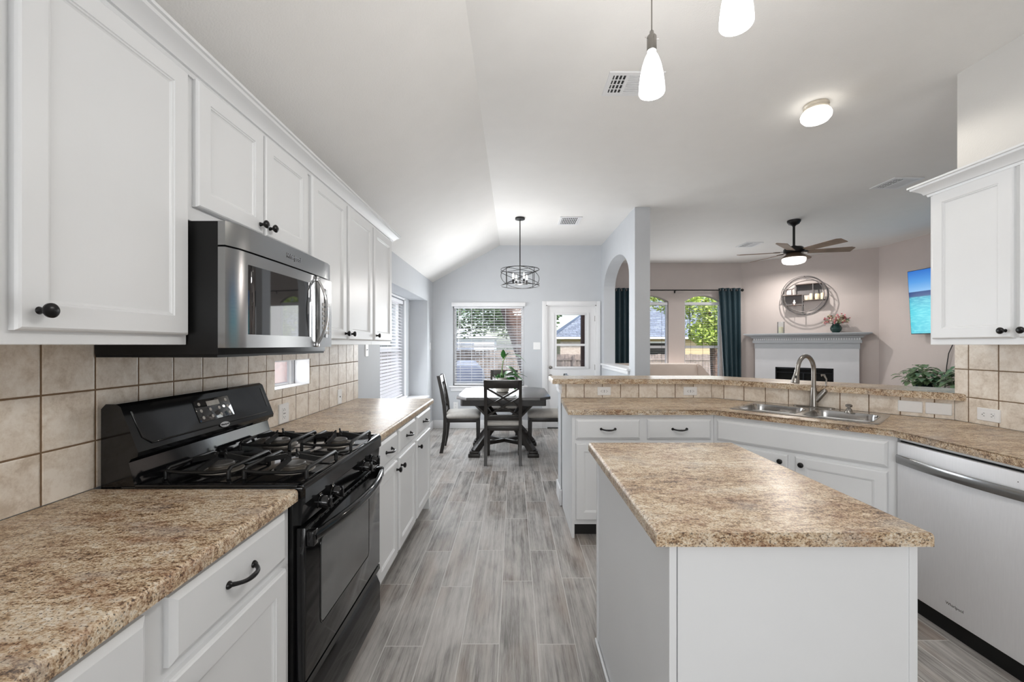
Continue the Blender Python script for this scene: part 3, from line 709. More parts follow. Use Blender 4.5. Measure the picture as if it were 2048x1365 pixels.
# right upper: local x = 2.37 - Y
MR = F((2.35, 2.37, 0), (-1, 0))
cabinet('upper_cabinet', 'white upper cabinet on the right wall above the dishwasher', MR, 0.83, 1.37, 2.235, 0.31,
        [('door', 0.025, 0.405, 1.402, 2.205, (0.378, 1.437)), ('door', 0.43, 0.81, 1.402, 2.205, (0.457, 1.437))], toe=False)
def crown(name, label, M_, x0, x1, y, ret0=None, ret1=None, depth=0.30):
    """cove profile swept along the face and round the open ends"""
    prof = [(0.0, 0.0), (0.008, 0.0), (0.012, 0.012), (0.02, 0.014), (0.026, 0.026), (0.045, 0.042), (0.060, 0.050), (0.062, 0.060), (0.070, 0.062), (0.070, 0.072), (0.0, 0.072)]
    path = [((x0, 0), (-1 if ret0 else 0, 1)), ((x1, 0), (1 if ret1 else 0, 1))]
    if ret0: path = [((x0, -depth), (-1, 0))] + path
    if ret1: path = path + [((x1, -depth), (1, 0))]
    b = B(); rings = []
    for (px, pz), (ox, oz) in path:
        rings.append([(px + ox * d, y + h, pz + oz * d) for d, h in prof])
    b.loft(rings, True, True, True, M_)
    return tag(part(name, b, 'white', None, 25), label, 'moulding')
crown('crown_moulding', 'long white crown moulding along the top of the left upper cabinets', MU(0), 0.30, 3.50, 2.218, None, True)
crown('crown_moulding', 'white crown moulding on top of the right wall cabinet', MR, 0.0, 0.83, 2.205, True, None, 0.31)

# right side base run
cabinet('base_cabinet', 'white two-drawer base cabinet at the open end of the peninsula', F((0.41, 2.97, 0), (0, -1)), 1.002, 0.10, BT, 0.62,
        [('drawer', 0.025, 0.478, 0.705, 0.845), ('drawer', 0.53, 0.978, 0.705, 0.845), ('door', 0.025, 0.478, 0.135, 0.675, (0.44, 0.63)), ('door', 0.53, 0.978, 0.135, 0.675, (0.568, 0.63))], end=0.0)
o = thing('sink_cabinet', 'white angled sink base cabinet with a long false drawer front', 'cabinet', (2.1, 2.9, 0))
b = B(); b.prism([(1.4135, 2.97), (2.06, 2.257), (2.655, 2.257), (2.655, 2.535), (1.69, 3.592), (1.4135, 3.592)], 0.10, BT)
body = part('cabinet_body', b, 'white', o, 0)
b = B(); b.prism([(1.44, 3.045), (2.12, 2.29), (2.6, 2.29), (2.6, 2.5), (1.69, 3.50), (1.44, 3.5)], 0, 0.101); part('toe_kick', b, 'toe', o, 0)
MA = F((1.414, 2.97, 0), (-nV.x, -nV.y))
drawer_part(MA, 0.025, 0.925, 0.705, 0.845, o, False, 'false_drawer_front')
door_part(MA, 0.025, 0.455, 0.135, 0.68, o, (0.418, 0.638)); door_part(MA, 0.495, 0.925, 0.135, 0.68, o, (0.53, 0.638))
cabinet('base_cabinet', 'white base cabinet at the near end of the right counter', F((2.06, 1.635, 0), (-1, 0)), 0.70, 0.10, BT, 0.60,
        [('drawer', 0.02, 0.68, 0.705, 0.845), ('door', 0.02, 0.34, 0.135, 0.68, (0.31, 0.64)), ('door', 0.36, 0.68, 0.135, 0.68, (0.39, 0.64))])
# island
o = thing('island_cabinet', 'white freestanding island cabinet with plain panelled sides', 'cabinet', (0.69, 1.49, 0))
b = B(); b.box(0.392, 0.99, 1.05, 1.92, 0.0, 0.88); part('cabinet_body', b, 'white', o, 0)
b = B()
b.box(0.385, 0.405, 1.045, 1.93, 0.001, 0.88, bev=0.001); part('side_panel', b, 'white', o, 0)
b = B(); b.box(0.406, 0.978, 1.041, 1.05, 0.001, 0.88); part('end_panel', b, 'white', o, 0)
for a in ((0.384, 0.402, 1.0385, 1.0445), (0.978, 0.998, 1.038, 1.06), (0.379, 0.385, 1.91, 1.935)):
    b = B(); b.box(*a, 0.001, 0.88, bev=0.001); part('corner_trim', b, 'white', o, 0)
b = B(); b.box(0.372, 0.384, 1.03, 1.94, 0.001, 0.018, bev=0.004); b.box(0.372, 1.0, 1.027, 1.039, 0.001, 0.018, bev=0.004); part('shoe_moulding', b, 'white', o)

# ------------------------------------------------------------------ worktops
def worktop(name, label, poly, z1, th, front, cutters=None):
    b = B(); b.prism(poly, z1 - th, z1, None, front, 0.013, 4)
    o = part(name, b, 'granite', None, 40)
    if cutters:
        carve(o, cutters)
    return tag(o, label, 'countertop')
TOP = 0.915
worktop('countertop', 'brown granite-look countertop in the near left corner, before the range', [(-1.326, 0.2), (-0.68, 0.2), (-0.68, 1.322), (-1.326, 1.322)], TOP, 0.037, lambda c: c.x > -0.7)
worktop('countertop', 'brown granite-look countertop along the left wall past the range', [(-1.326, 2.093), (-0.68, 2.093), (-0.68, 3.55), (-0.70, 3.573), (-1.326, 3.573)], TOP, 0.037, lambda c: c.x > -0.7 or c.y > 3.56)
def c2(o): p = D1 + nV * o; s_ = (2.03 - p.x) / dV.x; return (2.03, p.y + dV.y * s_)
fc = cor(-0.665); fe = c2(-0.665)
Msink = Matrix(((dV.x, nV.x, 0, 1.973), (dV.y, nV.y, 0, 2.837), (0, 0, 1, 0), (0, 0, 0, 1)))
worktop('countertop', 'brown granite-look peninsula countertop that bends round the sink to the right wall',
        [(0.38, 2.94), fc, fe, (2.03, 0.93), (2.66, 0.93), (2.66, 2.538), (cor(-0.001)[0], 3.603), (0.405, 3.603)], TOP, 0.037,
        lambda c: c.y < 2.95 and c.x < 2.04 or (c.x < 2.0 and c.y < 3.0), [B().box(-0.385, 0.385, -0.225, 0.225, 0.8, 1.0, Msink)])
worktop('bar_top', 'raised brown granite-look bar top running above the tiled half wall',
        [(0.326, 3.56), cor(-0.045), (2.668, 2.53 - 0.067), (2.668, 2.534), (2.81, 2.534), endp(0.40), cor(0.37), (0.345, 3.975), (0.326, 3.955)], 1.079, 0.042,
        lambda c: True)
worktop('countertop', 'granite-look top of the freestanding island', [(0.345, 1.017), (1.018, 1.017), (1.018, 1.95), (0.345, 1.95)], TOP, 0.035, lambda c: c.x < 0.36 or c.x > 1.0)
# ------------------------------------------------------------------ sink and tap
o = thing('kitchen_sink', 'stainless double-bowl sink set in the angled countertop', 'sink', (1.973, 2.837, TOP), 0)
b = B(); b.loft([rrect(0.405, 0.25, 0.03, 0.9145), rrect(0.405, 0.25, 0.03, 0.9185), rrect(0.398, 0.243, 0.025, 0.9215)], Mx=Msink)
rim = part('rim', b, 'steel_sink', o, 30)
cs = []
for cx in (-0.195, 0.195):
    cc = B(); cc.loft([rrect(0.172, 0.185, 0.07, 0.85), rrect(0.172, 0.185, 0.07, 1.0)], Mx=wmat(o).inverted() @ Msink @ Matrix.Translation((cx, -0.035, 0))); cs.append(cc)
for cc in cs: cc.bm.transform(wmat(o))   # cutters live in world space
carve(rim, cs)
for cx in (-0.195, 0.195):
    b = B(); Mb = Msink @ Matrix.Translation((cx, -0.035, 0))
    b.loft([rrect(0.178, 0.191, 0.075, 0.9225), rrect(0.172, 0.185, 0.07, 0.921), rrect(0.168, 0.181, 0.07, 0.90), rrect(0.162, 0.175, 0.07, 0.75), rrect(0.13, 0.143, 0.05, 0.735), rrect(0.03, 0.03, 0.029, 0.732)], cap0=False, Mx=Mb)
    bw = part('bowl', b, 'steel_sink', o, 60)
    b = B(); b.lathe([(0.045, 0.733), (0.045, 0.736), (0.03, 0.737), (0.02, 0.734)], 20, Mb); part('drain', b, 'chrome', bw)
fb = Vector((2.155, 3.02)); 
o = thing('kitchen_tap', 'brushed nickel gooseneck tap with side lever behind the sink', 'tap', (fb.x, fb.y, 0.922))
b = B(); Mf = Matrix.Translation((fb.x, fb.y, 0.9215))
b.loft([rrect(0.125, 0.03, 0.029, 0), rrect(0.125, 0.03, 0.029, 0.004), rrect(0.12, 0.025, 0.024, 0.007)], Mx=Matrix.Translation((fb.x, fb.y, 0.9215)) @ Matrix.Rotation(math.atan2(dV.y, dV.x), 4, 'Z')); part('deck_plate', b, 'nickel', o)
b = B(); b.lathe([(0.028, 0.006), (0.0265, 0.03), (0.024, 0.07), (0.0195, 0.12), (0.0165, 0.142)], 24, Mf); part('tap_body', b, 'nickel', o)
b = B(); sdir = Vector((-0.93, -0.36)).normalized(); pts = []; rr = []
pts.append((fb.x, fb.y, 1.06)); pts.append((fb.x, fb.y, 1.17))
Rg = 0.084
for k in range(13):
    a = pi * k / 12 * 0.93
    pts.append((fb.x + sdir.x * (Rg - Rg * cos(a)), fb.y + sdir.y * (Rg - Rg * cos(a)), 1.19 + Rg * 1.18 * sin(a)))
last = Vector(pts[-1]); pts.append((last.x + sdir.x * 0.008, last.y + sdir.y * 0.008, last.z - 0.03))
b.tube(pts, 0.0145, 14); 
part('spout', b, 'nickel', o, 60)
b = B(); tipd = Vector((sdir.x * 0.24, sdir.y * 0.24, -0.97)).normalized(); q = (-tipd).to_track_quat('Z', 'Y').to_matrix().to_4x4(); q.translation = Vector(pts[-1]) + tipd * 0.085
b.lathe([(0.02, 0), (0.0265, 0.002), (0.0255, 0.015), (0.018, 0.055), (0.0155, 0.085), (0.0165, 0.09), (0.0165, 0.094)], 22, q); hd = part('spray_head', b, 'nickel', o, 40)
b = B(); b.ball(Vector(pts[-1]) + tipd * 0.04 + Vector((-0.012, -0.016, 0)), 0.008, (0.8, 0.8, 1.6)); part('spray_button', b, 'slotblack', hd)
b = B(); hx = Vector((0.8, -0.6)); p0 = Vector((fb.x, fb.y, 0.955)); p1 = p0 + Vector((hx.x * 0.062, hx.y * 0.062, 0.085))
b.tube([p0, p0.lerp(p1, .5), p1], [0.021, 0.022, 0.019], 16); b.ball(p1, 0.0195); hb = part('valve_body', b, 'nickel', o, 60)
b = B(); b.tube([p1 + Vector((0, 0, 0.012)), p1 + Vector((0.008, -0.004, 0.045)), p1 + Vector((0.010, -0.006, 0.085)), p1 + Vector((-0.002, 0, 0.115)), p1 + Vector((-0.018, 0.006, 0.112))], [0.007, 0.0055, 0.0055, 0.008, 0.009], 10); part('lever', b, 'nickel', hb, 60)
o = thing('soap_dispenser', 'small brushed nickel soap pump at the right rear of the sink', 'soap dispenser', (2.205, 2.765, 0.922))
b = B(); Ms = Matrix.Translation((2.205, 2.765, 0.9215)); b.lathe([(0.024, 0), (0.024, 0.004), (0.02, 0.012), (0.015, 0.026), (0.011, 0.03)], 20, Ms); part('collar', b, 'nickel', o)
b = B(); b.lathe([(0.008, 0.028), (0.008, 0.036), (0.018, 0.04), (0.019, 0.052), (0.01, 0.058)], 18, Ms); b.tube([(2.205, 2.765, 0.969), (2.185, 2.745, 0.974), (2.175, 2.735, 0.966)], 0.005, 8); part('pump', b, 'nickel', o)

# ------------------------------------------------------------------ gas range
Y0, Y1 = 1.330, 2.085
o = thing('gas_range', 'black freestanding gas range with four burners between the left counters', 'range', (-0.98, (Y0 + Y1) / 2, 0))
b = B(); b.box(-1.30, -0.70, Y0, Y1, 0.03, 0.905, bev=0.003); part('range_body', b, 'blackside', o)
b = B(); b.box(-1.245, -0.668, Y0 - 0.003, Y1 + 0.003, 0.903, 0.921, bev=0.006)
# raised rim round the cooktop
for x0, x1, y0, y1 in ((-0.69, -0.664, Y0 - 0.003, Y1 + 0.003), (-1.2, -0.67, Y0 - 0.003, Y0 + 0.014), (-1.2, -0.67, Y1 - 0.014, Y1 + 0.003)): b.box(x0, x1, y0, y1, 0.915, 0.9265, bev=0.004)
ct = part('cooktop', b, 'gloss', o)
b = B(); b.prism([(-0.70, 0.918), (-0.666, 0.922), (-0.660, 0.912), (-0.660, 0.868), (-0.668, 0.860), (-0.674, 0.797), (-0.70, 0.797)], Y0, Y1, Myz); cp = part('control_panel', b, 'gloss', o, 20)
for y in (1.445, 1.545, 1.86, 1.96):
    b = B(); facing_lathe(b, [(0.024, 0), (0.024, 0.006), (0.021, 0.008), (0.020, 0.034), (0.017, 0.038)], (-0.671, y, 0.832), (1, 0, -0.1), 24)
    b.box(-0.640, -0.626, y - 0.0045, y + 0.0045, 0.812, 0.852, bev=0.002); part('burner_knob', b, 'gloss', o)
    b = B(); b.box(-0.6655, -0.6645, y - 0.008, y + 0.008, 0.857, 0.859); b.box(-0.6655, -0.6645, y - 0.001, y + 0.001, 0.854, 0.858); part('knob_marking', b, 'aluminium', cp, 0)
b = B(); b.prism([(-1.31, 0.90), (-1.31, 1.165), (-1.295, 1.181), (-1.262, 1.181), (-1.248, 1.172), (-1.192, 1.028), (-1.194, 1.014), (-1.215, 1.006), (-1.222, 0.995), (-1.204, 0.925), (-1.19, 0.915), (-1.19, 0.90)], Y0 + 0.002, Y1 - 0.002, Myz)
bgd = part('backguard', b, 'gloss', o, 25)
# face of the upper guard: slanted plane from (-1.248,1.172) to (-1.192,1.028)
sl = Vector((0.056, 0, -0.144)).normalized(); nn = Vector((0.144, 0, 0.056)).normalized()
Mg = Matrix(((0, -sl.x, nn.x, -1.248), (1, 0, 0, 0), (0, -sl.z, nn.z, 1.172), (0, 0, 0, 1)))   # x->Y, y-> up the slope, z->out
b = B()
for (pts, r_) in (((  (Y0 + 0.03, -0.02), (Y0 + 0.035, -0.11), (Y0 + 0.06, -0.135), (Y1 - 0.05, -0.135)), 0.003), (((Y1 - 0.03, -0.015), (Y1 - 0.03, -0.11)), 0.003)):
    b.tube([Mg @ Vector((p[0], p[1], 0.0005)) for p in pts], r_, 8)
part('raised_bead', b, 'gloss', bgd, 60)
b = B(); b.box(1.615, 1.815, -0.112, -0.022, -0.002, 0.003, Mg, 0.004); dsp = part('display', b, 'mwglass', bgd)
b = B()
for i in range(4):
    for j in range(3):
        if (i, j) in ((1, 2), (2, 2)): continue
        b.lathe([(0.007, 0.0029), (0.007, 0.0034)], 10, Mg @ Matrix.Translation((1.64 + i * 0.05, -0.095 + j * 0.028, 0)))
b.box(1.68, 1.75, -0.052, -0.032, 0.0029, 0.0034, Mg); part('display_key', b, 'aluminium', dsp)
b = B(); b.loft([[Mg @ Vector((1.735 + 0.028 * cos(a), -0.141 + 0.011 * sin(a), h)) for a in [2 * pi * k / 24 for k in range(24)]] for h in (-0.001, 0.004)]); bd = part('oval_badge', b, 'chrome', bgd)
text_part('badge_lettering', 'Whirlpool', 0.011, 0.0004, Mg @ Matrix.Translation((1.735, -0.141, 0.0044)), 'slotblack', bd)
b = B()
for y in (Y0 + 0.008, Y1 - 0.008):
    b.tube([(-1.285, y, 1.15), (-1.24, y, 1.02), (-1.235, y, 0.93)], 0.005, 6)
part('side_trim', b, 'gloss', bgd, 60)
# oven door, window, handle
b = B(); b.box(-0.697, -0.664, Y0 + 0.008, Y1 - 0.004, 0.292, 0.785, bev=0.006); od = part('oven_door', b, 'gloss', o)
Mo = F((-0.664, 0, 0), (1, 0))
b = B(); b.loft([[(p[0], p[1], h) for p in rrect(0.235, 0.145, 0.02, 0, 1.68, 0.558)] for h in (-0.001, 0.0015)], Mx=Mo); part('oven_window', b, 'ovenglass', od)
b = B()
for r_, hw, hh in ((0.025, 0.241, 0.151),):
    b.tube([Mo @ Vector((p[0], p[1], 0.0005)) for p in rrect(hw, hh, r_, 0, 1.68, 0.558)], 0.002, 6, closed=True)
part('window_border', b, 'gloss', od, 60)
b = B(); pts = []
for k in range(21):
    t = -1 + 2 * k / 20
    pts.append((-0.650 + 0.052 * (1 - t * t), 1.7075 + 0.345 * t, 0.748 + 0.010 * (1 - t * t)))
b.tube(pts, 0.0165, 12, flat=(0.8, 1.15))
for y in (Y0 + 0.03, Y1 - 0.03): b.box(-0.668, -0.640, y - 0.016, y + 0.016, 0.722, 0.772, bev=0.004)
part('oven_handle', b, 'gloss', od, 60)
b = B()
for k in range(16):
    y = 1.40 + k * 0.04
    b.box(-0.6635, -0.6615, y, y + 0.024, 0.777, 0.781)
part('vent_slots', b, 'slotblack', od, 0)
b = B(); b.prism([(-0.70, 0.05), (-0.70, 0.284), (-0.666, 0.284), (-0.664, 0.262), (-0.684, 0.235), (-0.668, 0.20), (-0.664, 0.19), (-0.664, 0.056), (-0.67, 0.05)], Y0 + 0.008, Y1 - 0.004, Myz); part('storage_drawer', b, 'gloss', o, 25)
for x in (-0.75, -1.24):
    for y in (Y0 + 0.04, Y1 - 0.04):
        b = B(); b.cyl((x, y, 0), (x, y, 0.012), 0.018, 12); b.cyl((x, y, 0.01), (x, y, 0.05), 0.008, 8); part('levelling_foot', b, 'blackside', o)
# burners and grates
for gx in (-0.795, -1.055):
    for gy in (1.515, 1.895):
        Mb = Matrix.Translation((gx, gy, 0.921))
        b = B(); b.lathe([(0.072, 0.0), (0.07, 0.003), (0.052, 0.004), (0.050, 0.001), (0.04, 0.002)], 32, Mb); bp = part('drip_ring', b, 'aluminium', o)
        b = B(); b.lathe([(0.036, 0.0), (0.038, 0.012), (0.041, 0.016), (0.041, 0.019)], 32, Mb); part('burner_base', b, 'aluminium', bp)
        b = B(); b.lathe([(0.040, 0.019), (0.0405, 0.022), (0.037, 0.026), (0.02, 0.0275), (0.001, 0.028)], 32, Mb); part('burner_cap', b, 'cap', bp)
        b = B(); hz = 0.958; hw, hh = 0.104, 0.116
        for sx in (-1, 1):
            b.tube([(gx + sx * hw, gy - hh, 0.923), (gx + sx * hw, gy - hh, 0.95), (gx + sx * hw, gy - hh + 0.012, hz), (gx + sx * hw, gy + hh - 0.012, hz), (gx + sx * hw, gy + hh, 0.95), (gx + sx * hw, gy + hh, 0.923)], 0.0068, 8)
            b.tube([(gx - hw, gy + sx * hh, 0.950), (gx - hw * 0.5, gy + sx * hh, 0.944), (gx + hw * 0.5, gy + sx * hh, 0.944), (gx + hw, gy + sx * hh, 0.950)], 0.006, 8)
            b.beam((gx + sx * hw, gy, hz - 0.003), (gx + sx * 0.022, gy, hz + 0.012), 0.008, 0.018); b.beam((gx + sx * 0.024, gy, hz + 0.010), (gx + sx * 0.012, gy, hz + 0.022), 0.005, 0.006)
            b.beam((gx, gy + sx * hh, hz - 0.010), (gx, gy + sx * 0.022, hz + 0.010), 0.008, 0.018); b.beam((gx, gy + sx * 0.03, hz + 0.008), (gx, gy + sx * 0.02, hz + 0.030), 0.005, 0.006)
            for sy in (-1, 1): b.ball((gx + sx * hw, gy + sy * hh, 0.9255), 0.0075, n=8, m=6)
        part('grate', b, 'iron', o, 50)

# ------------------------------------------------------------------ microwave
o = thing('microwave', 'stainless over-the-range microwave under the short upper cabinet', 'microwave', (-1.12, 1.705, 1.336))
m0, m1 = 1.326, 2.080
b = B(); b.box(-1.325, -0.935, m0, m1, 1.338, 1.762, bev=0.002)
b.box(-1.325, -0.94, m0 + 0.004, m1 - 0.004, 1.330, 1.339); part('oven_case', b, 'blackside', o)
Mm = F((-0.935, 0, 0), (1, 0))
def bow(y): t = (y - 1.703) / 0.377; return 0.035 + 0.008 * (1 - t * t)
def front(z0, z1, ya, yb, extra=0.0, n=14):
    b = B(); rings = []
    for k in range(n + 1):
        y = ya + (yb - ya) * k / n; d = bow(y) + extra
        edge = 0.012 if (k == 0 or k == n) else 0
        rings.append([(-0.935, y, z0), (-0.935 + d - edge, y, z0), (-0.935 + d - edge, y, z1), (-0.935, y, z1)])
    b.loft(rings); return b
part('vent_panel', front(1.686, 1.762, m0, m1), 'steel', o, 40)
dm = part('microwave_door', front(1.360, 1.680, m0, 1.925), 'steel', o, 40)
part('control_section', front(1.360, 1.680, 1.929, m1), 'steel', o, 40)
b = front(1.405, 1.640, 1.385, 1.880, 0.0015); part('door_window', b, 'mwglass', dm, 40)
b = B(); pts = []
for k in range(17):
    t = -1 + 2 * k / 16
    pts.append((-0.892 + 0.045 * (1 - abs(t) ** 2.2), 1.905, 1.520 + 0.150 * t))
b.tube(pts, 0.0085, 10, flat=(1.1, 0.6))
for t in (-1, 1): b.box(-0.915, -0.885, 1.895, 1.915, 1.520 + t * 0.148 - 0.012, 1.520 + t * 0.148 + 0.012, bev=0.003)
part('door_handle', b, 'chrome', dm, 60)
b = front(1.405, 1.635, 1.955, 2.045, 0.0015, 3); ky = part('keypad', b, 'mwglass', o, 40)
b = B()
for i in range(3):
    for j in range(7): b.box(-0.8955, -0.8945, 1.965 + i * 0.025, 1.983 + i * 0.025, 1.42 + j * 0.022, 1.434 + j * 0.022)
part('key', b, 'aluminium', ky, 0)
text_part('logo_lettering', 'Whirlpool', 0.026, 0.0012, F((-0.8905, 1.70, 1.722), (1, 0)), 'chrome', o, 0.25)
b = B(); b.box(-1.28, -0.99, m0 + 0.08, m0 + 0.30, 1.327, 1.331); b.box(-1.28, -0.99, m1 - 0.30, m1 - 0.08, 1.327, 1.331); part('grease_filter', b, 'aluminium', o)

# ------------------------------------------------------------------ dishwasher
MD = F((2.06, 2.243, 0), (-1, 0))
o = thing('dishwasher', 'stainless dishwasher with a bar handle under the right counter', 'dishwasher', (2.35, 1.94, 0))
b = B(); b.box(0.004, 0.602, 0.0, 0.86, -0.58, -0.002, MD); part('tub_case', b, 'blackside', o)
b = B(); b.box(0.008, 0.598, 0.085, 0.853, -0.001, 0.022, MD, 0.004, 3); dd = part('dishwasher_door', b, 'steel_dw', o)
b = B()
rings = []
for k in range(21):
    t = -1 + 2 * k / 20; zz = 0.030 + 0.024 * (1 - t * t); x = 0.303 + 0.285 * t
    rings.append([(x, 0.746, zz - 0.003), (x, 0.744, zz + 0.004), (x, 0.748, zz + 0.007), (x, 0.786, zz + 0.007), (x, 0.790, zz + 0.004), (x, 0.788, zz - 0.003)])
b.loft(rings, Mx=MD)
for x in (0.024, 0.582): b.box(x - 0.008, x + 0.008, 0.750, 0.784, 0.02, 0.036, MD)
part('bar_handle', b, 'steel', dd, 40)
b = B(); b.lathe([(0.002, 0.0215), (0.002, 0.0226)], 8, MD @ Matrix.Translation((0.545, 0.815, 0))); part('indicator', b, 'slotblack', dd)
text_part('logo_lettering', 'Whirlpool', 0.019, 0.0006, MD @ Matrix.Translation((0.300, 0.155, 0.0225)), 'steel', dd)
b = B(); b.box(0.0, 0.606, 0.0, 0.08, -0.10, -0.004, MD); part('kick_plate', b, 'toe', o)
b = B(); b.box(0.0, 0.606, 0.862, 0.8775, -0.02, 0.001, MD); part('filler_strip', b, 'white', o)

# ------------------------------------------------------------------ outlets and switches
def outlet(label, M_, kind='gfci', wd=0.115, ht=0.072, cat='outlet', name='wall_outlet'):
    o = thing(name, label, cat, tuple(M_.translation))
    b = B(); b.loft([rrect(wd / 2, ht / 2, 0.004, 0), rrect(wd / 2, ht / 2, 0.004, 0.003), rrect(wd / 2 - 0.003, ht / 2 - 0.003, 0.003, 0.006)], Mx=M_); pl = part('cover_plate', b, 'plastic', o)
    hor = wd > ht
    def rect(bb_, cx, cy, w_, h_, z): 
        if not hor: cx, cy, w_, h_ = cy, cx, h_, w_
        bb_.box(cx - w_ / 2, cx + w_ / 2, cy - h_ / 2, cy + h_ / 2, 0.005, z, M_)
    if kind in ('gfci', 'duplex'):
        b = B(); rect(b, 0, 0, 0.066, 0.033, 0.0075); part('receptacle', b, 'plastic', o, 0)
        b = B()
        for sx in (-1, 1):
            for dy in (-0.0075, 0.0075): rect(b, sx * 0.019, dy, 0.0075, 0.0024, 0.0079)
            rect(b, sx * 0.027, 0, 0.0045, 0.0045, 0.0079)
        if kind == 'gfci': rect(b, 0, -0.006, 0.007, 0.006, 0.0079); rect(b, 0, 0.006, 0.007, 0.006, 0.0079)
        part('slot', b, 'slotblack', o, 0)
    elif kind == 'jack':
        b = B(); rect(b, 0, 0, 0.010, 0.010, 0.008); part('jack', b, 'slotblack', o, 0)
    elif kind.startswith('switch'):
        for i in range(int(kind[-1])):
            n_ = int(kind[-1]); c0 = (i - (n_ - 1) / 2) * 0.046
            b = B()
            if n_ == 1: rect(b, 0, 0, 0.024, 0.010, 0.0065); rect(b, 0.003, 0, 0.010, 0.007, 0.014)
            else:
                b.box(c0 - 0.005, c0 + 0.005, -0.012, 0.012, 0.005, 0.0065, M_); b.box(c0 - 0.0035, c0 + 0.0035, -0.002, 0.009, 0.005, 0.014, M_)
            part('toggle', b, 'plastic', o)
    return o
outlet('white outlet on the left backsplash just past the range', F((XT, 2.415, 0.975), (1, 0)), 'gfci', 0.105, 0.112)
outlet('white cable jack plate on the left backsplash near its far end', F((XT, 3.19, 0.975), (1, 0)), 'jack', 0.07, 0.112, name='jack_plate')
outlet('white outlet on the bar tile at the open left end', F((0.773, 3.604, 0.972), (0, -1)), 'gfci')
outlet('white outlet on the bar tile left of the sink, under the second bar section', F((1.512, 3.604, 0.972), (0, -1)), 'gfci')
for s_, lb in ((1.244, 'white sideways switch plate on the bar tile, the one nearer the sink'), (1.372, 'white sideways switch plate on the bar tile beside the right wall')):
    p = D1 + dV * s_; outlet(lb, F((p.x, p.y, 0.975), (-nV.x, -nV.y)), 'switch1', cat='switch', name='switch_plate')
outlet('white outlet on the right wall tile below the wall cabinet', F((2.661, 2.353, 0.976), (-1, 0)), 'duplex')
outlet('white double switch plate between the dining window and the back door', F((0.375, 6.885, 1.35), (0, -1)), 'switch2', 0.118, 0.118, 'switch', 'switch_plate')
outlet('white outlet low on the far wall behind the dining table', F((-0.955, 6.885, 0.37), (0, -1)), 'duplex', 0.075, 0.118)
outlet('white switch plate on the left wall near the far corner', F((WL, 6.69, 1.345), (1, 0)), 'switch1', 0.072, 0.118, 'switch', 'switch_plate')
outlet('small white switch plate on the grey wall past the last left upper cabinet', F((WL, 3.80, 1.322), (1, 0)), 'switch1', 0.072, 0.118, 'switch', 'switch_plate')

# ------------------------------------------------------------------ ceiling vents
def vent(label, x0, x1, y0, y1, split):
    o = thing('ceiling_vent', label, 'vent', ((x0 + x1) / 2, (y0 + y1) / 2, CZ)); f = 0.028
    b = B(); b.box(x0 + f, x1 - f, y0 + f, y1 - f, CZ - 0.003, CZ - 0.001); part('duct_opening', b, 'toe', o, 0)
    b = B()
    for a in ((x0, x1, y0, y0 + f), (x0, x1, y1 - f, y1), (x0, x0 + f, y0 + f, y1 - f), (x1 - f, x1, y0 + f, y1 - f)): b.box(*a, CZ - 0.009, CZ - 0.0005)
    part('frame', b, 'trim', o, 0)
    b = B(); xs = x0 + f + (x1 - x0 - 2 * f) * split
    n = int((xs - x0 - f) / 0.022)
    for k in range(n):
        x = x0 + f + (k + 0.6) * (xs - x0 - f) / n; b.box(x - 0.004, x + 0.004, y0 + f, y1 - f, CZ - 0.008, CZ - 0.004)
    b.box(xs - 0.006, xs + 0.006, y0 + f, y1 - f, CZ - 0.009, CZ - 0.002)
    n = int((y1 - y0 - 2 * f) / 0.0165)
    for k in range(n):
        y = y0 + f + (k + 0.5) * (y1 - y0 - 2 * f) / n; b.box(xs, x1 - f, y - 0.0042, y + 0.0042, CZ - 0.0085, CZ - 0.003)
    for k in range(3):
        y = y0 + f + (k + 1) * (y1 - y0 - 2 * f) / 4; b.box(x0 + f, xs, y - 0.003, y + 0.003, CZ - 0.0085, CZ - 0.006)
    part('louvres', b, 'trim', o, 0)
vent('white ceiling vent partly behind the lit pendant', 0.572, 0.905, 2.50, 2.735, 0.33)
vent('small white ceiling vent in front of the arch, right of the drum chandelier', 0.59, 0.87, 5.34, 5.68, 0.95)
vent('white ceiling vent near the top of the right wall cabinet', 3.70, 3.99, 4.08, 4.375, 0.45)
vent('white ceiling vent left of the ceiling fan', 3.68, 3.96, 6.66, 6.98, 0.55)

# ------------------------------------------------------------------ lamps
def pendant(label, x, y, zb, power):
    o = thing('pendant_lamp', label, 'pendant lamp', (x, y, CZ), group=None)
    b = B(); b.lathe([(0.06, CZ - 0.0005), (0.06, CZ - 0.012), (0.045, CZ - 0.022), (0.008, CZ - 0.026)], 24, Matrix.Translation((x, y, 0))); part('ceiling_canopy', b, 'nickel', o)
    Mp = Matrix.Translation((x, y, zb))
    b = B(); b.cyl((x, y, zb + 0.235), (x, y, CZ - 0.02), 0.0028, 8); part('cord', b, 'nickel', o)
    b = B(); b.lathe([(0.017, 0.168), (0.0185, 0.172), (0.0185, 0.222), (0.0165, 0.226), (0.010, 0.230), (0.0075, 0.245), (0.003, 0.25)], 20, Mp)
    b.cyl((x, y, zb + 0.216), (x + 0.027, y, zb + 0.214), 0.002, 6); b.cyl((x, y, zb + 0.218), (x - 0.026, y, zb + 0.222), 0.002, 6); part('socket', b, 'nickel', o)
    b = B(); b.lathe([(0.040, 0.003), (0.047, 0.0), (0.0495, 0.004), (0.049, 0.02), (0.0475, 0.04), (0.043, 0.075), (0.036, 0.11), (0.027, 0.138), (0.0215, 0.15), (0.0165, 0.156), (0.0165, 0.170)], 32, Mp, cap0=True); part('glass_shade', b, 'shade', o, 60)
    add_light('pendant_bulb', 'POINT', (x, y, zb - 0.06), power, (1, 0.985, 0.96), radius=0.08)
pendant('white glass pendant lamp hanging lower left, shown whole with its socket', 0.54, 1.647, 2.355, 10)
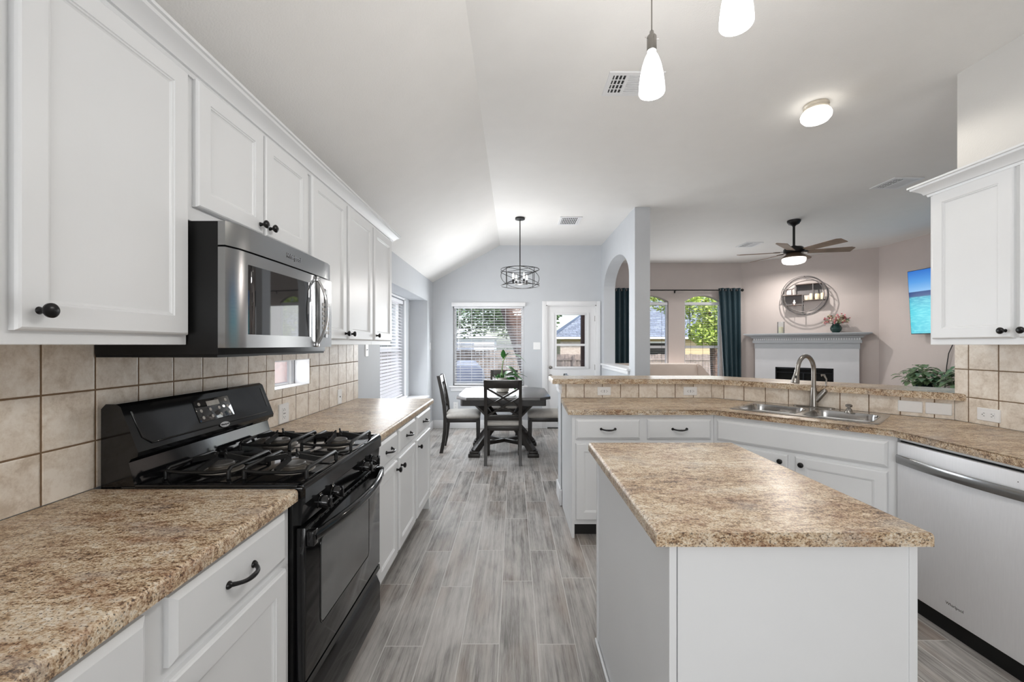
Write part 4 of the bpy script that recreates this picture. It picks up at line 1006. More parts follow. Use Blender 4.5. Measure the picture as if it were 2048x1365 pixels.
pendant('white glass pendant lamp cut off by the top edge, right of the other pendant', 0.695, 1.3125, 2.368, 10)
def flush(label, x, y, power):
    o = thing('ceiling_light', label, 'ceiling light', (x, y, CZ)); Ml = Matrix.Translation((x, y, CZ))
    b = B(); b.lathe([(0.072, -0.0005), (0.076, -0.012), (0.070, -0.022), (0.076, -0.030), (0.075, -0.040), (0.066, -0.043)], 32, Ml); part('base_ring', b, 'satin', o)
    b = B(); b.lathe([(0.066, -0.040), (0.083, -0.052), (0.091, -0.070), (0.088, -0.092), (0.072, -0.112), (0.045, -0.124), (0.001, -0.129)], 32, Ml, cap0=True); part('glass_globe', b, 'shade_warm', o, 60)
    add_light('ceiling_bulb', 'SPOT', (x, y, CZ - 0.16), power, (1, 0.94, 0.84), radius=0.07)
flush('round flush ceiling light with frosted globe over the sink area', 2.05, 2.85, 13)
# ceiling fan
fx, fy = 3.665, 5.50
o = thing('ceiling_fan', 'dark ceiling fan with six wooden blades and a lit bowl', 'ceiling fan', (fx, fy, CZ)); Mf = Matrix.Translation((fx, fy, 0))
b = B(); b.lathe([(0.078, CZ - 0.0005), (0.078, CZ - 0.02), (0.06, CZ - 0.05), (0.022, CZ - 0.07), (0.018, CZ - 0.08)], 28, Mf); part('canopy', b, 'blackmetal', o)
b = B(); b.cyl((fx, fy, 2.64), (fx, fy, CZ - 0.06), 0.0145, 12); part('downrod', b, 'blackmetal', o)
b = B(); b.lathe([(0.02, 2.67), (0.045, 2.655), (0.10, 2.645), (0.118, 2.62), (0.118, 2.575), (0.09, 2.565), (0.02, 2.564)], 32, Mf); part('motor_housing', b, 'bronze', o)
b = B(); b.lathe([(0.08, 2.566), (0.095, 2.55), (0.125, 2.525), (0.137, 2.512), (0.137, 2.504), (0.02, 2.503)], 32, Mf); part('light_dome', b, 'fandome', o)
b = B(); b.lathe([(0.130, 2.505), (0.137, 2.495), (0.135, 2.468), (0.122, 2.443), (0.09, 2.43), (0.001, 2.423)], 32, Mf); part('light_bowl', b, 'fanglass', o, 60)
for k in range(6):
    a = R(-77 + 60 * k + (k % 2) * 2); Mk = Matrix.Translation((fx, fy, 2.585)) @ Matrix.Rotation(a, 4, 'Z') @ Matrix.Rotation(R(-13), 4, 'X')
    b = B(); b.prism([(0.17, -0.045), (0.62, -0.068), (0.665, -0.045), (0.655, 0.068), (0.17, 0.05)], -0.004, 0.004, Mk); bl = part('fan_blade', b, 'fanblade', o, 0)
    b = B(); b.prism([(0.09, -0.02), (0.23, -0.035), (0.23, 0.035), (0.09, 0.02)], 0.004, 0.010, Mk); part('blade_bracket', b, 'bronze', bl, 0)
add_light('fan_bulb', 'SPOT', (fx, fy, 2.39), 28, (1, 0.95, 0.90), radius=0.035)
# ceiling downlight in front of the fireplace wall
lx, ly = 4.74, 7.27
o = thing('ceiling_light', 'small round ceiling light behind the fan, in front of the fireplace wall', 'ceiling light', (lx, ly, CZ)); Ml = Matrix.Translation((lx, ly, CZ))
b = B(); b.lathe([(0.085, -0.0005), (0.085, -0.006), (0.070, -0.012), (0.064, -0.010)], 28, Ml); part('trim_ring', b, 'trim', o)
b = B(); b.lathe([(0.062, -0.011), (0.055, -0.016), (0.03, -0.020), (0.001, -0.021)], 24, Ml); part('lens', b, 'shade_warm', o, 60)
add_light('downlight_bulb', 'SPOT', (lx, ly, CZ - 0.16), 46, (1, 0.96, 0.92), radius=0.025)
# drum chandelier
hx_, hy_ = 0.077, 5.39
o = thing('chandelier', 'open black metal drum chandelier hanging over the dining table', 'chandelier', (hx_, hy_, CZ)); Mh = Matrix.Translation((hx_, hy_, 0))
b = B(); b.lathe([(0.062, CZ - 0.0005), (0.062, CZ - 0.022), (0.05, CZ - 0.026), (0.012, CZ - 0.028)], 24, Mh); part('ceiling_canopy', b, 'blackmetal', o)
b = B(); b.cyl((hx_, hy_, 2.14), (hx_, hy_, CZ - 0.02), 0.0065, 10); part('stem', b, 'blackmetal', o)
Rd = 0.245; zt_, zb_ = 2.335, 2.125
b = B()
for z in (zt_, zb_): b.tube([(hx_ + Rd * cos(a), hy_ + Rd * sin(a), z) for a in [2 * pi * k / 48 for k in range(48)]], 0.0045, 8, closed=True)
for ph in (0.3, 0.3 + 2 * pi / 3, 0.3 + 4 * pi / 3):
    zc = (zt_ + zb_) / 2
    b.tube([(hx_ + Rd * cos(a), hy_ + Rd * sin(a), zc + 0.105 * cos(a - ph)) for a in [2 * pi * k / 48 for k in range(48)]], 0.004, 6, closed=True)
for k in range(4):
    a = pi / 4 + k * pi / 2; b.cyl((hx_ + Rd * cos(a), hy_ + Rd * sin(a), zb_), (hx_ + Rd * cos(a), hy_ + Rd * sin(a), zt_), 0.004, 6)
part('drum_cage', b, 'blackmetal', o, 60)
b = B()
for k in range(2):
    a = pi / 4 + k * pi / 2; b.beam((hx_ - Rd * cos(a), hy_ - Rd * sin(a), zt_), (hx_ + Rd * cos(a), hy_ + Rd * sin(a), zt_), 0.005, 0.005)
for k in range(4):
    a = 0.5 + k * pi / 2; b.tube([(hx_, hy_, 2.15), (hx_ + 0.05 * cos(a), hy_ + 0.05 * sin(a), 2.148), (hx_ + 0.10 * cos(a), hy_ + 0.10 * sin(a), 2.155)], 0.005, 6)
b.lathe([(0.02, 2.14), (0.028, 2.148), (0.02, 2.158), (0.008, 2.17)], 16, Mh); part('inner_arms', b, 'blackmetal', o, 60)
for k in range(4):
    a = 0.5 + k * pi / 2; cx, cy = hx_ + 0.10 * cos(a), hy_ + 0.10 * sin(a)
    b = B(); b.cyl((cx, cy, 2.150), (cx, cy, 2.205), 0.0105, 12); ch = part('candle_socket', b, 'blackmetal', o)
    b = B(); b.lathe([(0.008, 2.205), (0.013, 2.225), (0.0145, 2.24), (0.009, 2.265), (0.002, 2.285)], 12, Matrix.Translation((cx, cy, 0))); part('bulb', b, 'bulb', ch, 60)
add_light('chandelier_bulb', 'POINT', (hx_, hy_, 2.05), 15, (1, 0.97, 0.94), radius=0.1)

# ------------------------------------------------------------------ dining set
o = thing('dining_table', 'dark wood dining table with clipped corners and a crossed trestle base', 'table', (-0.125, 5.43, 0))
def octo(hx, hy, c): return [(-hx + c, -hy), (hx - c, -hy), (hx, -hy + c), (hx, hy - c), (hx - c, hy), (-hx + c, hy), (-hx, hy - c), (-hx, -hy + c)]
tx, ty = -0.125, 5.43
P_ = lambda pl: [(tx + p[0], ty + p[1]) for p in pl]
b = B(); b.prism(P_(octo(0.555, 0.60, 0.13)), 0.728, 0.76, None, lambda c: True, 0.004, 2); part('tabletop', b, 'darktop', o, 30)
b = B(); b.prism(P_(octo(0.50, 0.54, 0.02)), 0.655, 0.728); part('apron', b, 'darkwood', o, 0)
for sx in (-1, 1):
    for sy in (-1, 1):
        b = B(); f = (tx + sx * 0.36, ty + sy * 0.30)
        b.box(f[0] - 0.07, f[0] + 0.07, f[1] - 0.05, f[1] + 0.05, 0.0, 0.045, bev=0.006); b.box(f[0] - 0.055, f[0] + 0.055, f[1] - 0.042, f[1] + 0.042, 0.045, 0.075, bev=0.005)
        b.beam((f[0], f[1], 0.06), (tx + sx * 0.10, ty + sy * 0.08, 0.40), 0.075, 0.075, bev=0.004); b.beam((tx + sx * 0.10, ty + sy * 0.08, 0.38), (tx + sx * 0.33, ty + sy * 0.30, 0.66), 0.07, 0.07, bev=0.004)
        part('leg', b, 'darkwood', o)
b = B()
for s_ in (-1, 1): b.beam((tx - 0.33, ty - s_ * 0.27, 0.14), (tx + 0.33, ty + s_ * 0.27, 0.14), 0.045, 0.045, bev=0.003)
b.box(tx - 0.12, tx + 0.12, ty - 0.10, ty + 0.10, 0.36, 0.42, bev=0.006); part('stretcher', b, 'darkwood', o)

def chair_proto(label):
    o = thing('dining_chair', label, 'chair', (0, 0, 0), 0)
    for sx in (-1, 1):
        b = B(); rings = []
        for z, y in ((0, -0.265), (0.15, -0.235), (0.30, -0.218), (0.45, -0.215), (0.60, -0.228), (0.80, -0.262), (0.975, -0.300)):
            hw, hd = 0.018, 0.022
            rings.append([(sx * 0.197 - hw, y - hd, z), (sx * 0.197 + hw, y - hd, z), (sx * 0.197 + hw, y + hd, z), (sx * 0.197 - hw, y + hd, z)])
        b.loft(rings); part('rear_leg', b, 'darkwood', o, 20)
        b = B(); b.loft([[(sx * 0.19 + dx * s_, 0.195 + dy * s_, z) for dx, dy in ((-.02, -.02), (.02, -.02), (.02, .02), (-.02, .02))] for z, s_ in ((0, 0.75), (0.40, 1.05))]); part('front_leg', b, 'darkwood', o, 20)
    b = B(); b.box(-0.205, 0.205, -0.215, 0.212, 0.385, 0.435, bev=0.003); part('seat_frame', b, 'darkwood', o)
    b = B(); b.loft([[(p[0], p[1], z) for p in rrect(hw, hh, r, 0, 0, 0.005, 4)] for hw, hh, r, z in ((0.205, 0.205, 0.03, 0.435), (0.222, 0.222, 0.04, 0.455), (0.222, 0.222, 0.04, 0.478), (0.205, 0.205, 0.05, 0.498), (0.13, 0.13, 0.05, 0.507))]); part('seat_cushion', b, 'cushion', o, 70)
    def yb(z): return -0.215 - (z - 0.45) * 0.16
    b = B(); b.beam((-0.18, yb(0.925), 0.925), (0.18, yb(0.925), 0.925), 0.026, 0.095, up=(0, -0.16, 1), bev=0.004); part('top_rail', b, 'darkwood', o)
    b = B(); b.beam((-0.18, yb(0.53), 0.53), (0.18, yb(0.53), 0.53), 0.024, 0.045, up=(0, -0.16, 1), bev=0.003); part('lower_rail', b, 'darkwood', o)
    for z0, z1 in ((0.875, 0.665), (0.765, 0.560)):
        for s_ in (-1, 1):
            b = B(); off = 0.005 * s_; b.beam((-s_ * 0.18, yb(z0) + off, z0), (s_ * 0.18, yb(z1) + off, z1), 0.014, 0.020, up=(0, -0.16, 1)); part('cross_slat', b, 'darkwood', o, 0)
    return o
ch = chair_proto('dark X-back dining chair at the near side of the table, back to the camera'); ch['group'] = 'dining chairs round the table'
ch.location = (-0.125, 5.02, 0)
g = 'dining chairs round the table'
dup(ch, (-0.665, 5.52, 0), R(-90 + 3), 'dark X-back dining chair at the left side of the table, facing right', g)
dup(ch, (0.405, 5.56, 0), R(90), 'dark X-back dining chair at the right side of the table, half behind the bar', g)
dup(ch, (-0.155, 6.36, 0), R(180), 'dark X-back dining chair at the far side of the table, under the window', g)
# plant on the table
px_, py_ = -0.15, 5.44
o = thing('potted_plant', 'green leafy plant in a silver woven pot on the dining table', 'plant', (px_, py_, 0.76)); Mp = Matrix.Translation((px_, py_, 0.76))
b = B(); b.lathe([(0.060, 0.0), (0.072, 0.006), (0.082, 0.05), (0.080, 0.11), (0.074, 0.145), (0.078, 0.15), (0.074, 0.152), (0.068, 0.135)], 28, Mp); part('pot', b, 'fabricpot', o, 50)
b = B(); b.lathe([(0.07, 0.128), (0.04, 0.136), (0.001, 0.138)], 20, Mp); part('soil', b, 'soil', o)
b = B(); zz = 0.76 + 0.13
b.tube([(px_ + 0.0, py_, zz), (px_ - 0.005, py_, zz + 0.12), (px_ + 0.01, py_, zz + 0.20), (px_ + 0.03, py_, zz + 0.25)], [0.009, 0.007, 0.005, 0.003], 8)
b.tube([(px_ + 0.005, py_, zz + 0.19), (px_ + 0.05, py_ - 0.02, zz + 0.26), (px_ + 0.10, py_ - 0.02, zz + 0.27)], [0.004, 0.0035, 0.002], 6)
part('stem', b, 'stem', o, 60)
b = B()
leaf(b, (px_ + 0.01, py_, zz + 0.22), (0.0, -0.3, 1), 0.12, 0.06, 0.1); leaf(b, (px_ + 0.03, py_, zz + 0.24), (0.7, -0.2, 0.9), 0.12, 0.06, 0.4)
leaf(b, (px_ + 0.09, py_ - 0.02, zz + 0.27), (1, -0.2, 0.05), 0.19, 0.075, 0.55); leaf(b, (px_ + 0.02, py_ - 0.02, zz + 0.14), (0.8, -0.5, 0.1), 0.20, 0.085, 0.7)
leaf(b, (px_ + 0.05, py_ - 0.05, zz + 0.04), (0.9, -0.4, 0.3), 0.22, 0.11, 0.5); leaf(b, (px_ + 0.06, py_, zz + 0.05), (1, 0.1, 0.25), 0.24, 0.11, 0.35); leaf(b, (px_ + 0.03, py_ + 0.03, zz + 0.05), (0.6, 0.6, 0.5), 0.18, 0.09, 0.4)
leaf(b, (px_ + 0.06, py_ - 0.05, zz + 0.03), (0.5, -0.9, 0.1), 0.2, 0.10, 0.8)
for k in range(26):
    a = rnd.uniform(0, 2 * pi); rr_ = rnd.uniform(0.01, 0.055)
    leaf(b, (px_ - 0.02 + rr_ * cos(a), py_ + rr_ * sin(a), zz), (cos(a) * 0.6 - 0.2, sin(a) * 0.6, 1), rnd.uniform(0.06, 0.12), 0.02, 0.25)
part('leaves', b, 'leaf', o, 80)
o.scale = (1.12, 1.12, 1.22)
# ------------------------------------------------------------------ living room
# sofa under the windows
o = thing('sofa', 'beige upholstered sofa below the living room windows', 'sofa', (2.75, 7.65, 0))
b = B(); b.box(1.85, 3.62, 7.22, 8.10, 0.08, 0.42, bev=0.05, seg=4); part('sofa_base', b, 'sofa', o, 60)
for fx_ in (1.95, 3.52):
    for fy_ in (7.32, 8.0):
        b = B(); b.box(fx_ - .03, fx_ + .03, fy_ - .03, fy_ + .03, 0, 0.09); part('foot', b, 'darkwood', o, 0)
for k in range(2):
    b = B(); x0 = 2.02 + k * 0.71
    b.box(x0, x0 + 0.71, 7.15, 7.85, 0.40, 0.56, bev=0.05, seg=4); part('seat_cushion', b, 'sofa', o, 60)
b = B(); b.loft([[(2.70 + p[0], 7.95 + p[1] + (z - 0.5) * 0.12, z) for p in rrect(hw, hh, 0.07, 0)] for hw, hh, z in ((0.82, 0.13, 0.5), (0.83, 0.14, 0.7), (0.83, 0.13, 0.9), (0.81, 0.105, 0.99), (0.78, 0.07, 1.015))]); part('sofa_back', b, 'sofa', o, 70)
for x0 in (1.84, 3.44):
    b = B(); b.loft([[(x0 + 0.10 + p[0], y, 0.38 + p[1]) for p in rrect(0.10, 0.28, 0.09, 0)] for y in (7.15, 8.05)]); part('arm', b, 'sofa', o, 60)
b = B(); b.prism([(3.44, 0.5), (3.44, 1.005), (3.50, 0.98), (3.72, 0.72), (3.72, 0.5)], 7.84, 8.12, Myz, None); part('back_frame', b, 'sofa', o, 40)
# curtain rod and curtains
o = thing('curtain_rod', 'thin black curtain rod above the living room windows', 'curtain rod', (3.1, 8.27, 2.445))
b = B(); b.cyl((1.70, 8.26, 2.445), (4.47, 8.26, 2.445), 0.011, 10); part('rod', b, 'blackmetal', o, 60)
b = B(); b.ball((4.49, 8.26, 2.445), 0.028); part('finial', b, 'blackmetal', o, 60)
for x in (1.80, 3.20, 4.46):
    b = B(); b.box(x - 0.008, x + 0.008, 8.262, 8.37, 2.435, 2.447); b.box(x - 0.012, x + 0.012, 8.362, 8.37, 2.40, 2.47); part('bracket', b, 'blackmetal', o)
def curtain(label, xa, xb, xa2, xb2, waves):
    o = thing('curtain', label, 'curtain', ((xa + xb) / 2, 8.25, 0.03), group='teal curtain panels')
    b = B(); n = waves * 10; rings = []
    for z, f in ((2.485, 0), (2.445, 0.02), (2.2, 0.15), (1.5, 0.5), (0.8, 0.8), (0.03, 1)):
        l = xa + (xa2 - xa) * f; r_ = xb + (xb2 - xb) * f; ring = []
        for side in (1, -1):
            for k in (range(n + 1) if side == 1 else range(n, -1, -1)):
                t = k / n; ring.append((l + (r_ - l) * t, 8.26 + 0.032 * sin(t * waves * 2 * pi) * (1 + 0.2 * sin(9 * t + z)) - side * 0.0015, z))
        rings.append(ring)
    b.loft(rings); part('curtain_panel', b, 'curtain', o, 60)
    for k in range(waves * 2):
        t = (k + 0.5) / (waves * 2); x = xa + (xb - xa) * t
        b = B(); b.tube([(x, 8.26 + 0.026 * cos(a), 2.445 + 0.026 * sin(a)) for a in [2 * pi * j / 16 for j in range(16)]], 0.004, 6, closed=True); part('grommet', b, 'chrome', o, 60)
curtain('teal curtain gathered at the right end of the rod beside the fireplace wall', 4.02, 4.46, 4.15, 4.47, 4)
curtain('teal curtain at the left end of the rod, seen through the arched opening', 1.78, 2.29, 1.78, 2.29, 5)
# fireplace with mantel, corner wall
Mw = Matrix(((e_.x, 0, n_.x, A_.x), (e_.y, 0, n_.y, A_.y), (0, 1, 0, 0), (0, 0, 0, 1)))   # x along wall, y up, z into room
o = thing('fireplace', 'corner fireplace with grey dentil mantel and white surround', 'fireplace', tuple(Mw @ Vector((1.05, 0, 0.1))))
b = B()
for x0, x1, y0, y1 in ((0.27, 0.605, 0, 1.30), (1.475, 1.82, 0, 1.30), (0.605, 1.475, 0.955, 1.30)): b.box(x0, x1, y0, y1, 0.0, 0.15, Mw)
part('surround', b, 'surround', o, 0)
b = B(); b.box(0.262, 1.83, 1.30, 1.40, 0.0, 0.155, Mw); part('frieze', b, 'mantel', o, 0)
b = B(); b.box(0.235, 1.855, 1.40, 1.452, 0.0, 0.185, Mw); b.box(0.25, 1.84, 1.452, 1.49, 0.0, 0.168, Mw)
prof = [(0.175, 1.488), (0.188, 1.492), (0.195, 1.502), (0.225, 1.528), (0.272, 1.542), (0.278, 1.556)]
rings = [[(0.235 - (d - 0.175), h, 0), (0.235 - (d - 0.175), h, d), (1.855 + (d - 0.175), h, d), (1.855 + (d - 0.175), h, 0)] for d, h in prof]
b.loft(rings, Mx=Mw); part('cornice', b, 'mantel', o, 30)
b = B(); n = 46
for k in range(n):
    x = 0.245 + (1.60) * (k + 0.25) / n; b.box(x, x + 0.0185, 1.454, 1.486, 0.166, 0.186, Mw)
part('dentils', b, 'surround', o, 0)
b = B(); b.box(0.10, 1.99, 1.556, 1.578, 0.0, 0.30, Mw, 0.004); part('mantel_shelf', b, 'mantel', o)
b = B(); b.box(0.605, 1.475, 0.0, 0.955, 0.001, 0.03, Mw); fbk = part('firebox', b, 'blackside', o, 0)
b = B()
for x0, x1, y0, y1 in ((0.605, 1.475, 0.925, 0.955), (0.605, 1.475, 0.855, 0.87), (0.605, 0.625, 0.05, 0.955), (1.455, 1.475, 0.05, 0.955), (1.03, 1.05, 0.05, 0.86)): b.box(x0, x1, y0, y1, 0.10, 0.14, Mw)
part('fire_doors', b, 'gloss', fbk, 0)
# things on the mantel
def onmantel(t, d): p = Mw @ Vector((t, 0, d)); return p.x, p.y
x, y = onmantel(0.70, 0.19); zt = 1.5785
o = thing('candle_jar', 'cream candle in a clear glass cylinder at the left end of the mantel', 'candle', (x, y, zt)); Mj = Matrix.Translation((x, y, zt))
b = B(); b.lathe([(0.055, 0.0), (0.058, 0.004), (0.058, 0.215), (0.055, 0.215), (0.055, 0.006), (0.001, 0.006)], 28, Mj, cap1=False); part('glass_cylinder', b, 'glass', o, 60)
b = B(); b.lathe([(0.037, 0.0065), (0.038, 0.01), (0.038, 0.118), (0.03, 0.122), (0.001, 0.12)], 24, Mj); b.cyl((x, y, zt + .118), (x, y, zt + .13), 0.0015, 6); part('wax', b, 'candle', o, 40)
x, y = onmantel(1.51, 0.18)
o = thing('flower_vase', 'pink and cream flowers in a round dark green vase on the mantel', 'vase', (x, y, zt)); Mj = Matrix.Translation((x, y, zt))
b = B(); b.lathe([(0.045, 0), (0.05, 0.004), (0.078, 0.04), (0.085, 0.075), (0.072, 0.115), (0.052, 0.14), (0.058, 0.158), (0.063, 0.16), (0.05, 0.15)], 28, Mj); part('vase_body', b, 'vase', o, 60)
bs = B(); b1 = B(); b2 = B(); b3 = B()
ex = Vector((e_.x, e_.y, 0))
for k in range(95):
    a = rnd.uniform(0, 2 * pi); el = rnd.uniform(0.1, 1.2); rr_ = rnd.uniform(0.10, 0.155)
    p = Vector((x, y, zt + 0.155)) + ex * (rr_ * cos(a) * cos(el) * 1.45) + Vector((-n_.x, -n_.y, 0)) * (rr_ * sin(a) * cos(el) * 0.8 * -1) + Vector((0, 0, rr_ * sin(el) * 1.15))
    if k % 3 == 0: bs.tube([(x, y, zt + 0.145), tuple(p)], 0.0018, 4)
    tgt = (b1, b1, b2, b3)[k % 4]
    for j in range(6):
        dd_ = Vector((rnd.uniform(-1, 1), rnd.uniform(-1, 1), rnd.uniform(-0.4, 1))); leaf(tgt, p, dd_, rnd.uniform(0.025, 0.04), 0.018, 0.2)
part('flower_stems', bs, 'stem', o, 0); part('pink_flowers', b1, 'pink', o, 0); part('cream_flowers', b2, 'cream', o, 0); part('leaves', b3, 'leafdark', o, 0)
# round wall shelf: centre t 1.05, z 2.28
cz = 2.265; ct_ = 1.045; rs = 0.345
o = thing('round_wall_shelf', 'round metal wall shelf with open compartments above the mantel', 'shelf', tuple(Mw @ Vector((ct_, cz, 0.08))))
b = B()
for d, r_ in ((0.155, rs), (0.01, rs), (0.155, rs - 0.045)):
    b.tube([Mw @ Vector((ct_ + r_ * cos(a), cz + r_ * sin(a), d)) for a in [2 * pi * k / 56 for k in range(56)]], 0.0065, 8, closed=True)
for a in (0.05, pi / 2, pi - 0.4, 1.35 * pi, -0.5):
    b.cyl(Mw @ Vector((ct_ + rs * cos(a), cz + rs * sin(a), 0.0)), Mw @ Vector((ct_ + rs * cos(a), cz + rs * sin(a), 0.155)), 0.0055, 8)
part('ring_frame', b, 'shelfmetal', o, 60)
def chord(h): return sqrt(max(0, (rs - 0.01) ** 2 - h * h))
for (xa, xb, h) in ((-chord(0.01), -0.02, 0.012), (-chord(-0.175), -0.01, -0.175), (-0.02, chord(-0.10), -0.095), (-0.13, chord(0.21), 0.20)):
    b = B(); b.box(ct_ + xa, ct_ + xb, cz + h - 0.006, cz + h + 0.006, 0.012, 0.152, Mw, 0.001, 1); part('shelf_board', b, 'shelfwood', o, 0)
b = B()
for (xx, h0, h1) in ((-0.13, 0.018, 0.20), (-0.02, -chord(0.02), 0.012), (0.135, -0.09, 0.20)):
    for d in (0.016, 0.149): b.box(ct_ + xx - 0.006, ct_ + xx + 0.006, cz + h0, cz + h1, d - 0.005, d + 0.005, Mw)
part('uprights', b, 'shelfmetal', o, 0)
b = B(); b.box(ct_ - 0.125, ct_ + 0.255, cz + 0.018, cz + 0.195, 0.006, 0.011, Mw); b.box(ct_ - 0.30, ct_ - 0.025, cz - 0.168, cz + 0.006, 0.006, 0.011, Mw); part('back_panel', b, 'mesh', o, 0)
def onshelf(dx, h, d=0.085): return tuple(Mw @ Vector((ct_ + dx, cz + h, d)))
p = onshelf(-0.235, 0.0185)
o = thing('picture_frame', 'small grey frame with a pale print on the round shelf', 'picture frame', p); q = Matrix.Translation(p) @ Mw.to_3x3().to_4x4()
b = B()
for x0, x1, y0, y1 in ((-.05, -.038, 0, .115), (.038, .05, 0, .115), (-.038, .038, 0, .012), (-.038, .038, .10, .115)): b.box(x0, x1, y0, y1, -0.006, 0.008, q, 0.001, 1)
part('frame', b, 'shelfwood', o); b = B(); b.box(-.038, .038, .012, .10, -.004, .002, q); part('print', b, 'paper', o, 0)
p = onshelf(-0.15, -0.1685)
o = thing('figurine', 'tiny white bird-like ornament on a copper dish on the round shelf', 'ornament', p); q = Matrix.Translation(p)
b = B(); b.lathe([(0.045, 0), (0.047, 0.003), (0.02, 0.006)], 20, q); part('dish', b, 'copper', o)
b = B(); b.lathe([(0.012, 0.005), (0.010, 0.02), (0.024, 0.036), (0.024, 0.052), (0.012, 0.066), (0.012, 0.074), (0.015, 0.082), (0.008, 0.094), (0.001, 0.10)], 16, q); part('figure_body', b, 'plastic', o, 60)
for dx, r_, h_, lb in ((0.04, 0.024, 0.055, 'short cream pillar candle, leftmost of those on the round shelf'), (0.105, 0.026, 0.115, 'tall thin cream pillar candle in the middle of the round shelf'), (0.19, 0.036, 0.105, 'wide cream pillar candle, second from right on the round shelf'), (0.268, 0.026, 0.115, 'slim cream pillar candle at the right end of the round shelf')):
    p = onshelf(dx, -0.0885, 0.09); b = B(); b.lathe([(r_ - 0.001, 0), (r_, 0.002), (r_, h_ - 0.004), (r_ - 0.004, h_), (0.001, h_ - 0.003)], 22, Matrix.Translation(p))
    b.cyl((p[0], p[1], p[2] + h_ - 0.003), (p[0], p[1], p[2] + h_ + 0.008), 0.0012, 6)
    tag(part('pillar_candle', b, 'candle', None, 50), lb, 'candle', 'candles on the round shelf')
# television
Mt = Matrix.Translation((5.965, 6.31, 1.525)) @ Matrix.Rotation(R(-90), 4, 'Z') @ Matrix.Rotation(R(3.5), 4, 'X')
o = thing('television', 'wall-mounted television showing a blue sky over turquoise sea', 'television', (5.965, 6.31, 1.525)); o.matrix_basis = Mt
Ml = Matrix.Identity(4)
# local: x along the screen (towards the camera), y = back (wall side), z up ; built in local space
b = B(); b.box(0, 1.66, 0.0, 0.035, 0, 0.945, None, 0.004); part('tv_body', b, 'black_tv', o, world=False)
b = B(); b.box(0.008, 1.652, -0.002, 0.0005, 0.012, 0.937); part('screen', b, 'screen', o, 0, world=False)
b = B(); b.box(0.7, 0.96, 0.035, 0.085, 0.35, 0.65); part('wall_bracket', b, 'blackside', o, 0, world=False)
b = B(); b.tube([(6.075, 5.75, 1.60), (6.08, 5.80, 1.42), (6.075, 5.87, 1.25), (6.08, 5.90, 1.08), (6.075, 5.92, 0.80), (6.08, 5.92, 0.3)], 0.006, 6)
tag(part('power_cord', b, 'rubber', None, 60), 'thin black cord hanging down the wall below the television', 'cord')
# console with the trailing plant
o = thing('media_console', 'dark wood media console under the television', 'console', (5.78, 5.1, 0))
b = B(); b.box(5.52, 6.06, 4.4, 6.1, 0.10, 0.64, bev=0.004); part('console_body', b, 'console', o)
b = B(); b.box(5.49, 6.08, 4.36, 6.14, 0.64, 0.67, bev=0.005); part('console_top', b, 'console', o)
for y in (4.46, 6.04):
    for x in (5.56, 6.0):
        b = B(); b.box(x - .025, x + .025, y - .025, y + .025, 0, 0.101); part('leg', b, 'console', o)
for y0 in (4.42, 4.98, 5.54):
    b = B(); b.box(5.505, 5.521, y0, y0 + 0.54, 0.12, 0.62, bev=0.003); dd = part('console_door', b, 'console', o)
    b = B(); b.ball((5.497, y0 + 0.47, 0.4), 0.012); part('knob', b, 'bronze', dd, 60)
for (cx, cy, n_l, lb, sc_) in ((5.72, 5.86, 120, 'bushy variegated plant below the television, the left one', 1.0), (5.78, 5.30, 120, 'bushy variegated plant below the television, the right one', 1.08)):
    o = thing('potted_plant', lb, 'plant', (cx, cy, 0.67), group='variegated plants below the television'); q = Matrix.Translation((cx, cy, 0.67))
    b = B(); b.lathe([(0.07, 0), (0.075, 0.004), (0.10, 0.16), (0.105, 0.165), (0.095, 0.155)], 24, q); part('pot', b, 'vase', o, 50)
    bs = B(); b = B()
    for k in range(n_l):
        a = rnd.uniform(0, 2 * pi); el = rnd.uniform(-0.2, 1.4); rr_ = rnd.uniform(0.10, 0.27) * sc_
        p = Vector((cx + rr_ * cos(a) * cos(el), cy + rr_ * sin(a) * cos(el), 0.86 + rr_ * sin(el) * 0.9 * sc_))
        p.x = min(p.x, 6.0)
        if k % 3 == 0: bs.tube([(cx, cy, 0.82), ((cx + p.x) / 2, (cy + p.y) / 2, p.z), tuple(p)], 0.0028, 4)
        leaf(b, p, (cos(a) * 0.8 - 0.3, sin(a) * 0.8 - 0.4, rnd.uniform(-0.1, 0.6)), rnd.uniform(0.10, 0.15), rnd.uniform(0.07, 0.095), 0.5)
    part('stems', bs, 'stem', o, 0); part('leaves', b, 'leafdark', o, 80)

# ------------------------------------------------------------------ outside
GZ = -0.25
b = B(); b.box(-30, 45, 7.05, 9.8, GZ - 0.1, -0.03); b.box(-8, -1.78, -3, 7.05, GZ - 0.1, -0.03); struct('ground_patio', b, 'concrete', 0)
b = B(); b.box(-40, 60, 9.8, 60, GZ - 0.9, GZ - 0.05); struct('ground_lawn', b, 'grass', 0)
# porch post
o = thing('porch_post', 'brown timber porch post outside the back door window', 'post', (1.57, 9.4, 0))
b = B(); b.box(1.50, 1.64, 9.33, 9.47, -0.03, 3.2, bev=0.004); part('post_shaft', b, 'post', o); b = B(); b.box(1.48, 1.66, 9.31, 9.49, -0.03, 0.10, bev=0.004); part('post_base', b, 'post', o)
